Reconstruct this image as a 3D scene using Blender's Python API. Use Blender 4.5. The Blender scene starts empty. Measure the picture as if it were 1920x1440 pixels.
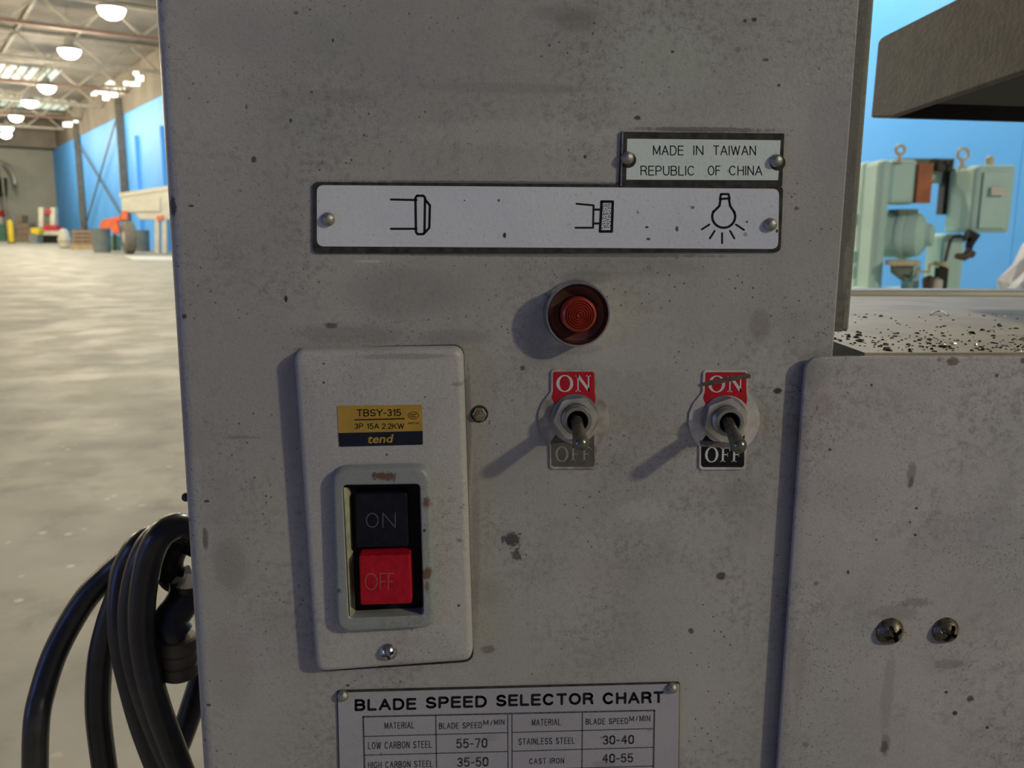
import bpy, math, random
from mathutils import Vector, Matrix
random.seed(7)
S = bpy.context.scene
COL = S.collection
PI = math.pi

# ------------------------------------------------------------------ camera
FPX = 1600.0
CAM = Vector((0.0, -0.32, 1.30))
yaw, pitch, roll = math.radians(3.5), math.atan(288/FPX), 0.0075
F = Vector((math.sin(yaw)*math.cos(pitch), math.cos(yaw)*math.cos(pitch), -math.sin(pitch)))
R0 = F.cross(Vector((0, 0, 1))).normalized(); U0 = R0.cross(F).normalized()
RT = (R0*math.cos(roll) + U0*math.sin(roll)).normalized()
UP = (U0*math.cos(roll) - R0*math.sin(roll)).normalized()
cd = bpy.data.cameras.new('camera'); cam = bpy.data.objects.new('camera', cd); COL.objects.link(cam)
cam.matrix_world = Matrix((( RT.x, UP.x, -F.x, CAM.x), (RT.y, UP.y, -F.y, CAM.y), (RT.z, UP.z, -F.z, CAM.z), (0, 0, 0, 1)))
cd.sensor_width = 36; cd.lens = 36*FPX/1920; cd.clip_start = 0.01; cd.clip_end = 300
cd.dof.use_dof = True; cd.dof.focus_distance = 0.325; cd.dof.aperture_fstop = 22
S.camera = cam
S.view_settings.view_transform = 'Standard'; S.view_settings.look = 'None'
S.view_settings.exposure = 0.0; S.view_settings.gamma = 1.0; S.view_settings.use_curve_mapping = False

# ------------------------------------------------------------------ world + main lights
w = bpy.data.worlds.new('world'); S.world = w; w.use_nodes = True
bg = w.node_tree.nodes['Background']; bg.inputs[0].default_value = (0.38, 0.46, 1.0, 1); bg.inputs[1].default_value = 0.13
def ray(px, py): return F*FPX + RT*(px-960) - UP*(py-720)
def atdepth(px, py, d): return CAM + ray(px, py)*(d/FPX)
def onplane(px, py, O, n):
    r = ray(px, py); return CAM + r*((O-CAM).dot(n)/r.dot(n))
def W(px, py, off=0.0): return onplane(px, py, Vector((0, -off, 0)), Vector((0, 1, 0)))
def onz(px, py, z=0.0): return onplane(px, py, Vector((0, 0, z)), Vector((0, 0, 1)))
vp = ray(-190, 425)
AX = Vector((vp.x, vp.y, 0)).normalized()          # along the hall
WN = Vector((AX.y, -AX.x, 0))                      # towards the blue wall
def H(a, l, z): return Vector((CAM.x, CAM.y, 0)) + AX*a + WN*l + Vector((0, 0, z))
def hal(p): q = Vector((p.x-CAM.x, p.y-CAM.y, 0)); return q.dot(AX), q.dot(WN)

def area(name, loc, target, size, power, color):
    l = bpy.data.lights.new(name, 'AREA'); l.size = size; l.energy = power; l.color = color
    o = bpy.data.objects.new(name, l); COL.objects.link(o); o.location = loc
    o.rotation_euler = (target-loc).to_track_quat('-Z', 'Y').to_euler(); return o
T0 = Vector((0.03, 0, 1.25))
KD = Vector((173, -120, 88)).normalized()
area('key_lamp', T0 + KD*14, T0, 0.6, 720, (1.0, 0.90, 0.64))
area('blue_fill', T0 + Vector((-8.5, -4.2, 0.6)), T0, 3.0, 92, (0.20, 0.32, 1.0))  # added unseen blue fill from the left for shadows and rolled edge
area('side_lamp', T0 + Vector((6.5, -5.0, 5.5)), T0, 2.6, 85, (1.0, 0.96, 0.82))

# ------------------------------------------------------------------ node materials
def newmat(name):
    m = bpy.data.materials.new(name); m.use_nodes = True
    nt = m.node_tree; return m, nt, nt.nodes, nt.links, nt.nodes['Principled BSDF']
def c4(c): return (c[0], c[1], c[2], 1)
def noise(nt, co, scale, detail=4, rough=0.55):
    n = nt.nodes.new('ShaderNodeTexNoise'); n.inputs['Scale'].default_value = scale
    n.inputs['Detail'].default_value = detail; n.inputs['Roughness'].default_value = rough
    nt.links.new(co, n.inputs['Vector']); return n.outputs['Fac']
def ramp(nt, f, a, b, va=0.0, vb=1.0):
    n = nt.nodes.new('ShaderNodeMapRange'); n.inputs[1].default_value = a; n.inputs[2].default_value = b
    n.inputs[3].default_value = va; n.inputs[4].default_value = vb; n.interpolation_type = 'SMOOTHSTEP'
    nt.links.new(f, n.inputs[0]); return n.outputs[0]
def mix(nt, f, a, b, mode='MIX'):
    n = nt.nodes.new('ShaderNodeMix'); n.data_type = 'RGBA'; n.blend_type = mode
    for s, v in ((n.inputs[0], f), (n.inputs[6], a), (n.inputs[7], b)):
        if isinstance(v, (tuple, list)): s.default_value = c4(v)
        elif isinstance(v, (int, float)): s.default_value = v
        else: nt.links.new(v, s)
    return n.outputs[2]
def mat(name, c, rough=0.5, metal=0.0, var=0.12, scale=40, bump=0.0, c2=None, emis=None, estr=0, coat=0, bscale=None, bdist=0.001, spec=0.5):
    m, nt, N, L, b = newmat(name)
    tc = N.new('ShaderNodeTexCoord').outputs['Object']
    n = noise(nt, tc, scale, 5)
    d = c2 if c2 else tuple(x*(1-2.5*var) for x in c)
    L.new(mix(nt, ramp(nt, n, 0.3, 0.72), d, c), b.inputs['Base Color'])
    b.inputs['Roughness'].default_value = rough; b.inputs['Metallic'].default_value = metal
    b.inputs['Specular IOR Level'].default_value = spec
    b.inputs['Coat Weight'].default_value = coat
    if emis:
        b.inputs['Emission Color'].default_value = c4(emis); b.inputs['Emission Strength'].default_value = estr
    if bump:
        bn = N.new('ShaderNodeBump'); bn.inputs['Strength'].default_value = bump; bn.inputs['Distance'].default_value = bdist
        L.new(noise(nt, tc, bscale or scale*3, 4), bn.inputs['Height']); L.new(bn.outputs[0], b.inputs['Normal'])
    return m
def paint(name, cl, cd_, stains_and_shade=(), grime=1.0, rough=0.42, spots=1.0, sc=1.0, grain=1.0):
    """dirty machine enamel: mottled tone, grease haze, fine pitting, listed stains (x,z,rx,rz,colour,strength,rag)"""
    m, nt, N, L, b = newmat(name)
    tc = N.new('ShaderNodeTexCoord').outputs['Object']
    col = mix(nt, ramp(nt, noise(nt, tc, 9*sc, 3), 0.36, 0.66), cd_, cl)
    col = mix(nt, ramp(nt, noise(nt, tc, 13*sc, 4, 0.6), 0.50, 0.72, 0, 0.55*grime), col, (cd_[0]*0.80, cd_[1]*0.86, cd_[2]*0.80))
    g = ramp(nt, noise(nt, tc, 26*sc, 7, 0.65), 0.50, 0.78, 0, 0.42*grime)
    col = mix(nt, g, col, (cd_[0]*0.62, cd_[1]*0.56, cd_[2]*0.55))
    g = ramp(nt, noise(nt, tc, 17*sc, 5, 0.6), 0.62, 0.80, 0, 0.5)
    col = mix(nt, g, col, (cl[0]*1.22, cl[1]*1.25, cl[2]*1.22))
    # fine grain
    col = mix(nt, ramp(nt, noise(nt, tc, 6*sc, 2), 0.42, 0.62, 0, 0.35*grime), col, (cd_[0]*1.0, cd_[1]*1.10, cd_[2]*1.02))
    col = mix(nt, ramp(nt, noise(nt, tc, 11*sc, 3), 0.50, 0.68, 0, 0.35*grime), col, (cl[0]*0.92, cl[1]*0.86, cl[2]*0.98))
    col = mix(nt, ramp(nt, noise(nt, tc, 2200, 3, 0.7), 0.40, 0.66, 0, 0.36*grain), col, (cd_[0]*0.55, cd_[1]*0.55, cd_[2]*0.56))
    col = mix(nt, ramp(nt, noise(nt, tc, 1500, 2, 0.6), 0.60, 0.76, 0, 0.40*grain), col, (cl[0]*1.5, cl[1]*1.5, cl[2]*1.5))
    g3 = nt.nodes.new('ShaderNodeMath'); g3.operation = 'MULTIPLY'
    nt.links.new(ramp(nt, noise(nt, tc, 330, 5, 0.75), 0.44, 0.66, 0, 0.85*grain*grime), g3.inputs[0]); nt.links.new(ramp(nt, noise(nt, tc, 15*sc, 4, 0.6), 0.40, 0.68, 0.10, 0.85), g3.inputs[1])
    col = mix(nt, g3.outputs[0], col, (cd_[0]*0.50, cd_[1]*0.48, cd_[2]*0.48))
    gm = nt.nodes.new('ShaderNodeMath'); gm.operation = 'MULTIPLY'
    nt.links.new(ramp(nt, noise(nt, tc, 800, 3, 0.7), 0.57, 0.68, 0, 0.75*grain), gm.inputs[0]); nt.links.new(ramp(nt, noise(nt, tc, 24, 4), 0.40, 0.66, 0.15, 1.0), gm.inputs[1])
    col = mix(nt, gm.outputs[0], col, (0.10, 0.095, 0.09))
    # pits, in patches
    v = N.new('ShaderNodeTexVoronoi'); v.inputs['Scale'].default_value = 300; v.inputs['Randomness'].default_value = 1
    L.new(tc, v.inputs['Vector'])
    pm = N.new('ShaderNodeMath'); pm.operation = 'MULTIPLY'
    L.new(ramp(nt, v.outputs['Distance'], 0.07, 0.16, 1, 0), pm.inputs[0])
    L.new(ramp(nt, noise(nt, tc, 34, 4), 0.42, 0.62, 0, 0.85*spots), pm.inputs[1])
    col = mix(nt, pm.outputs[0], col, (0.045, 0.04, 0.038))
    ragn = noise(nt, tc, 330, 6, 0.8)
    rag = {}
    for (x, z, rx, rz, c, st, k) in stains_and_shade:
        s = N.new('ShaderNodeVectorMath'); s.operation = 'SUBTRACT'; L.new(tc, s.inputs[0]); s.inputs[1].default_value = (x, 0, z)
        q = N.new('ShaderNodeVectorMath'); q.operation = 'MULTIPLY'; L.new(s.outputs[0], q.inputs[0]); q.inputs[1].default_value = (1/rx, 0, 1/rz)
        ln = N.new('ShaderNodeVectorMath'); ln.operation = 'LENGTH'; L.new(q.outputs[0], ln.inputs[0])
        a = N.new('ShaderNodeMath'); a.operation = 'MULTIPLY_ADD'; L.new(ragn, a.inputs[0]); k += 0.45; a.inputs[1].default_value = k*1.5; L.new(ln.outputs['Value'], a.inputs[2])
        f = ramp(nt, a.outputs[0], 0.55+0.75*k, 0.95+0.75*k, st, 0)
        col = mix(nt, f, col, c)
    L.new(col, b.inputs['Base Color'])
    L.new(ramp(nt, noise(nt, tc, 22, 5), 0.3, 0.7, rough-0.08, rough+0.22), b.inputs['Roughness'])
    bn = N.new('ShaderNodeBump'); bn.inputs['Strength'].default_value = 0.35; bn.inputs['Distance'].default_value = 0.0003
    L.new(noise(nt, tc, 700, 3), bn.inputs['Height']); L.new(bn.outputs[0], b.inputs['Normal'])
    return m

# ------------------------------------------------------------------ mesh builder and object helpers
class MB:
    def __init__(s): s.v = []; s.f = []; s.m = []
    def add(s, vs, fs, mi=0):
        o = len(s.v); s.v += [Vector(p) for p in vs]
        for f in fs: s.f.append(tuple(i+o for i in f)); s.m.append(mi)
        return s
    def box(s, c, d, ax=None, mi=0):
        X, Y, Z = ax or (Vector((1, 0, 0)), Vector((0, 1, 0)), Vector((0, 0, 1)))
        c = Vector(c); vs = [c+X*(i*d[0]/2)+Y*(j*d[1]/2)+Z*(k*d[2]/2) for i in (-1, 1) for j in (-1, 1) for k in (-1, 1)]
        return s.add(vs, [(0, 1, 3, 2), (4, 6, 7, 5), (0, 4, 5, 1), (2, 3, 7, 6), (0, 2, 6, 4), (1, 5, 7, 3)], mi)
    def bar(s, p, q, w_, h_, mi=0):
        p = Vector(p); q = Vector(q); Z = (q-p).normalized(); t = Vector((0, 0, 1)) if abs(Z.z) < 0.9 else Vector((0, 1, 0))
        X = Z.cross(t).normalized(); Y = X.cross(Z); return s.box((p+q)/2, (w_, h_, (q-p).length), (X, Y, Z), mi)
    def loft(s, loops, cap0=True, cap1=True, mi=0, closed=False):
        n = len(loops[0]); vs = [p for l in loops for p in l]; fs = []
        R = range(len(loops)) if closed else range(len(loops)-1)
        for i in R:
            j = (i+1) % len(loops)
            for k in range(n): fs.append((i*n+k, i*n+(k+1) % n, j*n+(k+1) % n, j*n+k))
        if not closed:
            if cap0: fs.append(tuple(range(n))[::-1])
            if cap1: fs.append(tuple((len(loops)-1)*n+k for k in range(n)))
        return s.add(vs, fs, mi)
    def prism(s, pts, vec, mi=0):
        vec = Vector(vec); return s.loft([[Vector(p) for p in pts], [Vector(p)+vec for p in pts]], mi=mi)
    def lathe(s, o, axis, prof, n=32, mi=0, cap0=False, cap1=False):
        o = Vector(o); Z = Vector(axis).normalized(); t = Vector((0, 0, 1)) if abs(Z.z) < 0.9 else Vector((1, 0, 0))
        X = t.cross(Z).normalized(); Y = Z.cross(X)
        return s.loft([[o+Z*h+X*(r*math.cos(2*PI*k/n))+Y*(r*math.sin(2*PI*k/n)) for k in range(n)] for (r, h) in prof], cap0, cap1, mi)
    def tube(s, pts, r, n=14, mi=0):
        pts = [Vector(p) for p in pts]; loops = []; X = None
        for i, p in enumerate(pts):
            t = (pts[min(i+1, len(pts)-1)]-pts[max(i-1, 0)]).normalized()
            if X is None: X = t.cross(Vector((0.1, 0.3, 1))).normalized()
            X = (X - t*X.dot(t)).normalized(); Y = t.cross(X); rr = r[i] if isinstance(r, list) else r
            loops.append([p+X*(rr*math.cos(2*PI*k/n))+Y*(rr*math.sin(2*PI*k/n)) for k in range(n)])
        return s.loft(loops, mi=mi)
    def flat(s, pts, mi=0): return s.add(pts, [tuple(range(len(pts)))], mi)
POS = {}
def link(o, name, parent=None):
    COL.objects.link(o)
    return o
def build(mb, name, mats, parent=None, smooth=False, origin=None, bevel=0, props=None, keepface=False):
    me = bpy.data.meshes.new(name)
    vs = mb.v
    lo = Vector([min(v[i] for v in vs) for i in range(3)]); hi = Vector([max(v[i] for v in vs) for i in range(3)])
    org = Vector(origin) if origin is not None else ((lo+hi)/2 if parent is not None else Vector(((lo.x+hi.x)/2, (lo.y+hi.y)/2, lo.z)))
    me.from_pydata([v-org for v in vs], [], mb.f)
    if not isinstance(mats, (list, tuple)): mats = [mats]
    for m in mats: me.materials.append(m)
    for p, mi in zip(me.polygons, mb.m): p.material_index = mi
    me.validate(); me.update()
    if not keepface:
        import bmesh
        b = bmesh.new(); b.from_mesh(me); bmesh.ops.recalc_face_normals(b, faces=b.faces); b.to_mesh(me); b.free()
    if smooth:
        for p in me.polygons: p.use_smooth = len(p.vertices) <= 6
        try: me.set_sharp_from_angle(angle=math.radians(38))
        except Exception: pass
    o = bpy.data.objects.new(name, me); COL.objects.link(o)
    if bevel:
        md = o.modifiers.new('bevel', 'BEVEL'); md.width = bevel; md.segments = 2; md.limit_method = 'ANGLE'
    POS[o.name] = org
    if parent: o.parent = parent; o.location = org-POS[parent.name]
    else: o.location = org
    if props:
        for k, v_ in props.items(): o[k] = v_
    return o
def thing(name, label, cat, loc, group=None, parent=None):
    o = bpy.data.objects.new(name, None); COL.objects.link(o); o.empty_display_size = 0.05
    loc = Vector(loc); POS[o.name] = loc
    if parent: o.parent = parent; o.location = loc-POS[parent.name]
    else: o.location = loc
    if label: o['label'] = label
    if cat: o['category'] = cat
    if group: o['group'] = group
    return o
def tag(o, label=None, cat=None, group=None, kind=None):
    for k, v_ in (('label', label), ('category', cat), ('group', group), ('kind', kind)):
        if v_: o[k] = v_
    return o
def rpoly(pts, r, inset=0.0, n=6):
    """round and inset a convex/concave loop of 3D points lying in a plane y=const (x,z used)"""
    P = [Vector((p.x, p.z)) for p in pts]; y = pts[0].y; N_ = len(P)
    A = sum(P[i].x*P[(i+1) % N_].y-P[(i+1) % N_].x*P[i].y for i in range(N_)); sg = 1 if A > 0 else -1
    Q = []
    for i in range(N_):
        a, b, c = P[i-1], P[i], P[(i+1) % N_]
        e1 = (b-a).normalized(); e2 = (c-b).normalized()
        n1 = Vector((-e1.y, e1.x))*sg; n2 = Vector((-e2.y, e2.x))*sg
        k = (n1+n2); k = k/max(0.2, k.dot(n1)); Q.append(b+k*inset)
    out = []
    rr = r if isinstance(r, (list, tuple)) else [r]*N_
    for i in range(N_):
        a, b, c = Q[i-1], Q[i], Q[(i+1) % N_]
        e1 = (b-a).normalized(); e2 = (c-b).normalized(); ang = e1.angle(e2)
        ri = max(rr[i]-inset, 0.00015); t = min(ri*math.tan(ang/2), 0.48*(b-a).length, 0.48*(c-b).length)
        p1 = b-e1*t; p2 = b+e2*t
        for k in range(n+1):
            u = k/n; q = p1*(1-u)**2 + b*(2*u*(1-u)) + p2*u*u
            out.append(Vector((q.x, y, q.y)))
    return out
def setoff(l, off): return [Vector((p.x, -off, p.z)) for p in l]
def pw(pts, off=0.0): return [W(x, y, off) for x, y in pts]
def plate(pts, r, o0, o1, bev=0.0003, mb=None, mi=0, n=6):
    """plate with an eased front edge between offsets o0 and o1; pixel corners measured at its front"""
    mb = mb or MB(); P = pw(pts, o1)
    return mb.loft([setoff(rpoly(P, r, 0, n), o0), setoff(rpoly(P, r, 0, n), o1-bev), setoff(rpoly(P, r, bev*0.3, n), o1-bev*0.3), setoff(rpoly(P, r, bev, n), o1)], mi=mi)

def bil(q, u, v):
    return (q[0][0]*(1-u)*(1-v)+q[1][0]*u*(1-v)+q[2][0]*u*v+q[3][0]*(1-u)*v, q[0][1]*(1-u)*(1-v)+q[1][1]*u*(1-v)+q[2][1]*u*v+q[3][1]*(1-u)*v)
TXT = {}
def textmesh(s, bold):
    if (s, bold) in TXT: return TXT[(s, bold)]
    c = bpy.data.curves.new('t', 'FONT'); c.body = s; c.offset = bold; c.resolution_u = 3
    o = bpy.data.objects.new('t', c); COL.objects.link(o)
    dg = bpy.context.evaluated_depsgraph_get(); dg.update()
    me = bpy.data.meshes.new_from_object(o.evaluated_get(dg))
    vs = [(v.co.x, v.co.y) for v in me.vertices]; fs = [tuple(p.vertices) for p in me.polygons]
    bpy.data.objects.remove(o); bpy.data.curves.remove(c); bpy.data.meshes.remove(me)
    x0 = min(v[0] for v in vs); x1 = max(v[0] for v in vs); y0 = min(v[1] for v in vs); y1 = max(v[1] for v in vs)
    TXT[(s, bold)] = ([((x-x0)/(x1-x0), (y1-y)/(y1-y0)) for x, y in vs], fs); return TXT[(s, bold)]
def text(mb, s, quad, off, bold=0.0, mi=0):
    vs, fs = textmesh(s, bold)
    return mb.add([W(*bil(quad, u, v), off) for u, v in vs], fs, mi)
def rect(x0, y0, x1, y1, sl=0.0): return [(x0, y0), (x1, y0+sl*(x1-x0)), (x1, y1+sl*(x1-x0)), (x0, y1)]
def stroke(mb, pts, wpx, off, closed=False, mi=0):
    pts = list(pts)
    if closed: pts = pts+[pts[0]]
    for a, b in zip(pts[:-1], pts[1:]):
        dx, dy = b[0]-a[0], b[1]-a[1]; l = math.hypot(dx, dy) or 1; nx, ny = -dy/l*wpx/2, dx/l*wpx/2
        mb.flat([W(a[0]+nx, a[1]+ny, off), W(b[0]+nx, b[1]+ny, off), W(b[0]-nx, b[1]-ny, off), W(a[0]-nx, a[1]-ny, off)], mi)
    for a in pts: mb.flat([W(a[0]+wpx/2*math.cos(k*PI/4), a[1]+wpx/2*math.sin(k*PI/4), off+0.000004) for k in range(8)], mi)

def arc(cx, cy, rx, ry, a0, a1, n=9): return [(cx+rx*math.cos(math.radians(a0+(a1-a0)*k/n)), cy+ry*math.sin(math.radians(a0+(a1-a0)*k/n))) for k in range(n+1)]
GL = {
 'A': (.92, [[(0, 1), (.5, 0), (1, 1)], [(.17, .66), (.83, .66)]]), 'B': (.78, [[(0, 0), (0, 1)], [(0, 0)]+arc(.58, .235, .36, .235, -90, 90)+[(0, .47)], [(0, .47)]+arc(.6, .735, .4, .265, -90, 90)+[(0, 1)]]),
 'C': (.92, [arc(.5, .5, .5, .5, -42, -318, 18)]), 'D': (.85, [[(0, 0), (0, 1)]+arc(.48, .5, .52, .5, 90, -90, 12)+[(0, 0)]]), 'E': (.72, [[(1, 0), (0, 0), (0, 1), (1, 1)], [(0, .48), (.92, .48)]]),
 'F': (.68, [[(1, 0), (0, 0), (0, 1)], [(0, .48), (.88, .48)]]), 'G': (.92, [arc(.5, .5, .5, .5, -42, -330, 18)+[(1, .55), (.6, .55)]]), 'H': (.8, [[(0, 0), (0, 1)], [(1, 0), (1, 1)], [(0, .48), (1, .48)]]), 'I': (.02, [[(.5, 0), (.5, 1)]]),
 'K': (.8, [[(0, 0), (0, 1)], [(1, 0), (0, .6)], [(.33, .42), (1, 1)]]), 'L': (.66, [[(0, 0), (0, 1), (1, 1)]]), 'M': (.95, [[(0, 1), (0, 0), (.5, .9), (1, 0), (1, 1)]]), 'N': (.8, [[(0, 1), (0, 0), (1, 1), (1, 0)]]),
 'O': (.95, [arc(.5, .5, .5, .5, 0, 360, 20)]), 'P': (.75, [[(0, 1), (0, 0)]+arc(.58, .27, .42, .27, -90, 90)+[(0, .54)]]), 'R': (.8, [[(0, 1), (0, 0)]+arc(.58, .25, .38, .25, -90, 90)+[(0, .5)], [(.55, .5), (.88, .62), (.92, .9), (1, 1)]]),
 'S': (.78, [arc(.5, .26, .45, .26, -22, -270, 12)+arc(.5, .76, .5, .24, -90, 160, 12)]), 'T': (.78, [[(0, 0), (1, 0)], [(.5, 0), (.5, 1)]]), 'U': (.8, [[(0, 0)]+arc(.5, .66, .5, .34, 180, 0)+[(1, 0)]]),
 'V': (.85, [[(0, 0), (.5, 1), (1, 0)]]), 'W': (1.25, [[(0, 0), (.25, 1), (.5, .05), (.75, 1), (1, 0)]]), 'Y': (.85, [[(0, 0), (.5, .5), (1, 0)], [(.5, .5), (.5, 1)]]),
 '0': (.6, [[(0, .3)]+arc(.5, .28, .5, .28, 180, 360)+arc(.5, .72, .5, .28, 0, 180)+[(0, .3)]]), '1': (.3, [[(0, .22), (.9, 0), (.9, 1)]]), '2': (.62, [arc(.5, .27, .48, .27, 190, 385)+[(0, 1), (1, 1)]]),
 '3': (.6, [arc(.48, .25, .45, .25, -155, 90)+arc(.48, .745, .52, .255, -90, 155)]), '4': (.66, [[(.75, 1), (.75, 0), (0, .68), (1, .68)]]), '5': (.6, [[(.92, 0), (.12, 0), (.05, .47)]+arc(.46, .68, .54, .32, -140, 150, 12)]),
 '7': (.6, [[(0, 0), (1, 0), (.38, 1)]]), '-': (.32, [[(0, .58), (1, .58)]]), '.': (.04, [[(.5, .97), (.5, 1)]]), '/': (.35, [[(0, 1), (1, 0)]]), ' ': (.35, [])}
def stext(mb, s, quad, off, wpx, gap=None, mi=0):
    """stroke lettering laid out in a four-point pixel quad"""
    hpx = math.hypot(quad[3][0]-quad[0][0], quad[3][1]-quad[0][1]); wq = math.hypot(quad[1][0]-quad[0][0], quad[1][1]-quad[0][1])
    g = gap if gap is not None else 0.26
    tot = sum(GL[c][0] for c in s)+g*(len(s)-1)
    e = wpx/2; kx = (wq-wpx*1.0)/tot                       # pixels per unit of width
    ex = e/wq; ey = e/hpx; x = 0
    g_ = g
    for c in s:
        w_, pl = GL[c]
        for p in pl:
            pts = [bil(quad, ex+(x+u*w_)*kx/wq, ey+v*(1-2*ey)) for u, v in p]
            stroke(mb, pts, wpx, off, mi=mi)
        x += w_+g_
    return mb
# serif capitals in unit boxes (v down)
def serif(mb, ch, quad, off, mi=0):
    def P(l): mb.flat([W(*bil(quad, u, v), off) for u, v in l], mi)
    if ch == 'O':
        n = 28
        for k in range(n):
            a0, a1 = 2*PI*k/n, 2*PI*(k+1)/n
            P([(.5+.5*math.cos(a0), .5+.5*math.sin(a0)), (.5+.5*math.cos(a1), .5+.5*math.sin(a1)), (.5+.31*math.cos(a1), .5+.44*math.sin(a1)), (.5+.31*math.cos(a0), .5+.44*math.sin(a0))])
    if ch == 'N':
        P([(.12, .03), (.21, .03), (.21, 1), (.12, 1)]); P([(.80, 0), (.89, 0), (.89, 1), (.80, 1)])
        P([(.05, 0), (.27, 0), (.89, .82), (.89, 1), (.80, 1), (.12, .1)])
        P([(0, .95), (.33, .95), (.33, 1), (0, 1)]); P([(.68, 0), (1, 0), (1, .05), (.68, .05)]); P([(0, 0), (.2, 0), (.2, .05), (0, .05)])
    if ch == 'F':
        P([(.14, 0), (.36, 0), (.36, 1), (.14, 1)]); P([(0, 0), (.98, 0), (.98, .07), (0, .07)]); P([(.9, 0), (.98, 0), (1, .26), (.94, .26)])
        P([(.36, .46), (.78, .46), (.78, .53), (.36, .53)]); P([(.72, .36), (.78, .36), (.78, .64), (.72, .64)]); P([(0, .95), (.52, .95), (.52, 1), (0, 1)])

# ------------------------------------------------------------------ shared materials
def gl(r, g, b): return tuple(((x/255+0.055)/1.055)**2.4 if x > 10 else x/255/12.92 for x in (r, g, b))
M = {}
M['steel'] = mat('worn_steel', (0.50, 0.49, 0.46), 0.34, 0.9, 0.2, 300, bump=0.2)
M['chrome'] = mat('chrome', (0.62, 0.62, 0.62), 0.2, 1.0, 0.12, 250)
M['rivet'] = mat('rivet_metal', (0.42, 0.41, 0.38), 0.42, 0.8, 0.2, 500, bump=0.3)
M['plate_white'] = paint('plate_enamel', (0.42, 0.44, 0.46), (0.35, 0.36, 0.40), grime=0.3, rough=0.35, spots=0.4, grain=0.35)
M['plate_black'] = mat('plate_border_black', (0.022, 0.022, 0.02), 0.5, 0, 0.25, 300, spec=0.15, c2=(0.05, 0.05, 0.045))
M['ink'] = mat('ink_black', (0.012, 0.012, 0.014), 0.6, 0, 0.2, 300, spec=0.15)
M['ink_worn'] = mat('ink_worn', (0.015, 0.015, 0.018), 0.6, 0, 0.1, 900, c2=(0.09, 0.09, 0.10))
M['rubber'] = mat('black_rubber', (0.028, 0.028, 0.032), 0.33, 0, 0.2, 60, bump=0.1)
M['black'] = mat('black_plastic', (0.012, 0.012, 0.014), 0.5, 0, 0.2, 200, spec=0.15)
M['dark_iron'] = mat('dark_iron', (0.05, 0.05, 0.045), 0.5, 0.6, 0.25, 200, bump=0.3)

# ------------------------------------------------------------------ hall shell
FH = Vector((F.x, F.y, 0)).normalized(); RH = Vector((FH.y, -FH.x, 0)); Z = Vector((0, 0, 1))
AXS = (AX, WN, Z)
WL = 12.4; AE = 92.0; RZ = 10.8
M['floor'] = mat('concrete_floor', (0.46, 0.435, 0.36), 0.42, 0, 0.12, 0.9, c2=(0.33, 0.315, 0.265), bump=0.08, bscale=30)
def floor_mat():
    m = M['floor']; nt = m.node_tree; b = nt.nodes['Principled BSDF']; tc = [n for n in nt.nodes if n.type == 'TEX_COORD'][0].outputs['Object']
    old = b.inputs['Base Color'].links[0].from_socket
    c = mix(nt, ramp(nt, noise(nt, tc, 3.5, 8, 0.7), 0.45, 0.7, 0, 0.6), old, (0.21, 0.20, 0.165))
    c = mix(nt, ramp(nt, noise(nt, tc, 14, 5, 0.7), 0.55, 0.75, 0, 0.5), c, (0.46, 0.44, 0.37))
    v = nt.nodes.new('ShaderNodeTexVoronoi'); v.inputs['Scale'].default_value = 9; nt.links.new(tc, v.inputs['Vector'])
    f = nt.nodes.new('ShaderNodeMath'); f.operation = 'MULTIPLY'
    nt.links.new(ramp(nt, v.outputs['Distance'], 0.10, 0.17, 1, 0), f.inputs[0]); nt.links.new(ramp(nt, noise(nt, tc, 5, 3), 0.5, 0.6), f.inputs[1])
    c = mix(nt, f.outputs[0], c, (0.62, 0.60, 0.52)); nt.links.new(c, b.inputs['Base Color'])
    nt.links.new(ramp(nt, noise(nt, tc, 1.7, 5), 0.35, 0.65, 0.55, 0.75), b.inputs['Roughness'])
floor_mat()
M['blue_wall'] = mat('blue_wall_paint', (0.11, 0.42, 1.0), 0.6, 0, 0.05, 0.5, c2=(0.085, 0.38, 0.92))
M['grey_wall'] = mat('grey_wall_paint', (0.36, 0.36, 0.29), 0.7, 0, 0.08, 0.3)
M['roof'] = mat('roof_deck', (0.22, 0.19, 0.15), 0.8, 0, 0.12, 0.6)
M['truss'] = mat('truss_steel', (0.36, 0.33, 0.27), 0.7, 0, 0.12, 2)
M['rust_steel'] = mat('rust_primer_steel', (0.20, 0.13, 0.095), 0.7, 0, 0.12, 2)
M['col'] = mat('column_steel', (0.16, 0.155, 0.13), 0.6, 0, 0.15, 3)
M['skylight'] = mat('lit_fibreglass', (0.5, 0.6, 0.55), 0.5, 0, 0.1, 1, emis=(0.72, 0.85, 0.74), estr=0.55)
M['daylit'] = mat('daylit_pane', (0.8, 0.85, 0.85), 0.5, 0, 0.1, 1, emis=(0.95, 1.0, 0.88), estr=1.8)
M['bowl'] = mat('lamp_bowl_glow', (0.9, 0.9, 0.85), 0.4, 0, 0.02, 5, emis=(1.0, 0.93, 0.76), estr=7)
M['lamp_body'] = mat('lamp_housing', (0.35, 0.34, 0.31), 0.5, 0.3, 0.1, 20)
M['line'] = mat('white_floor_paint', (0.85, 0.84, 0.76), 0.5, 0, 0.05, 4)

def slab(a0, a1, l0, l1, z0, z1): return MB().box(H((a0+a1)/2, (l0+l1)/2, (z0+z1)/2), (a1-a0, l1-l0, z1-z0), AXS)
st = dict(kind='structure')
floor = build(slab(-14, AE+2, -22, WL+0.3, -0.2, 0), 'floor', M['floor'], props=st)
wr = thing('wall_right', None, None, H(30, WL, 0)); wr['kind'] = 'structure'
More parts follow.
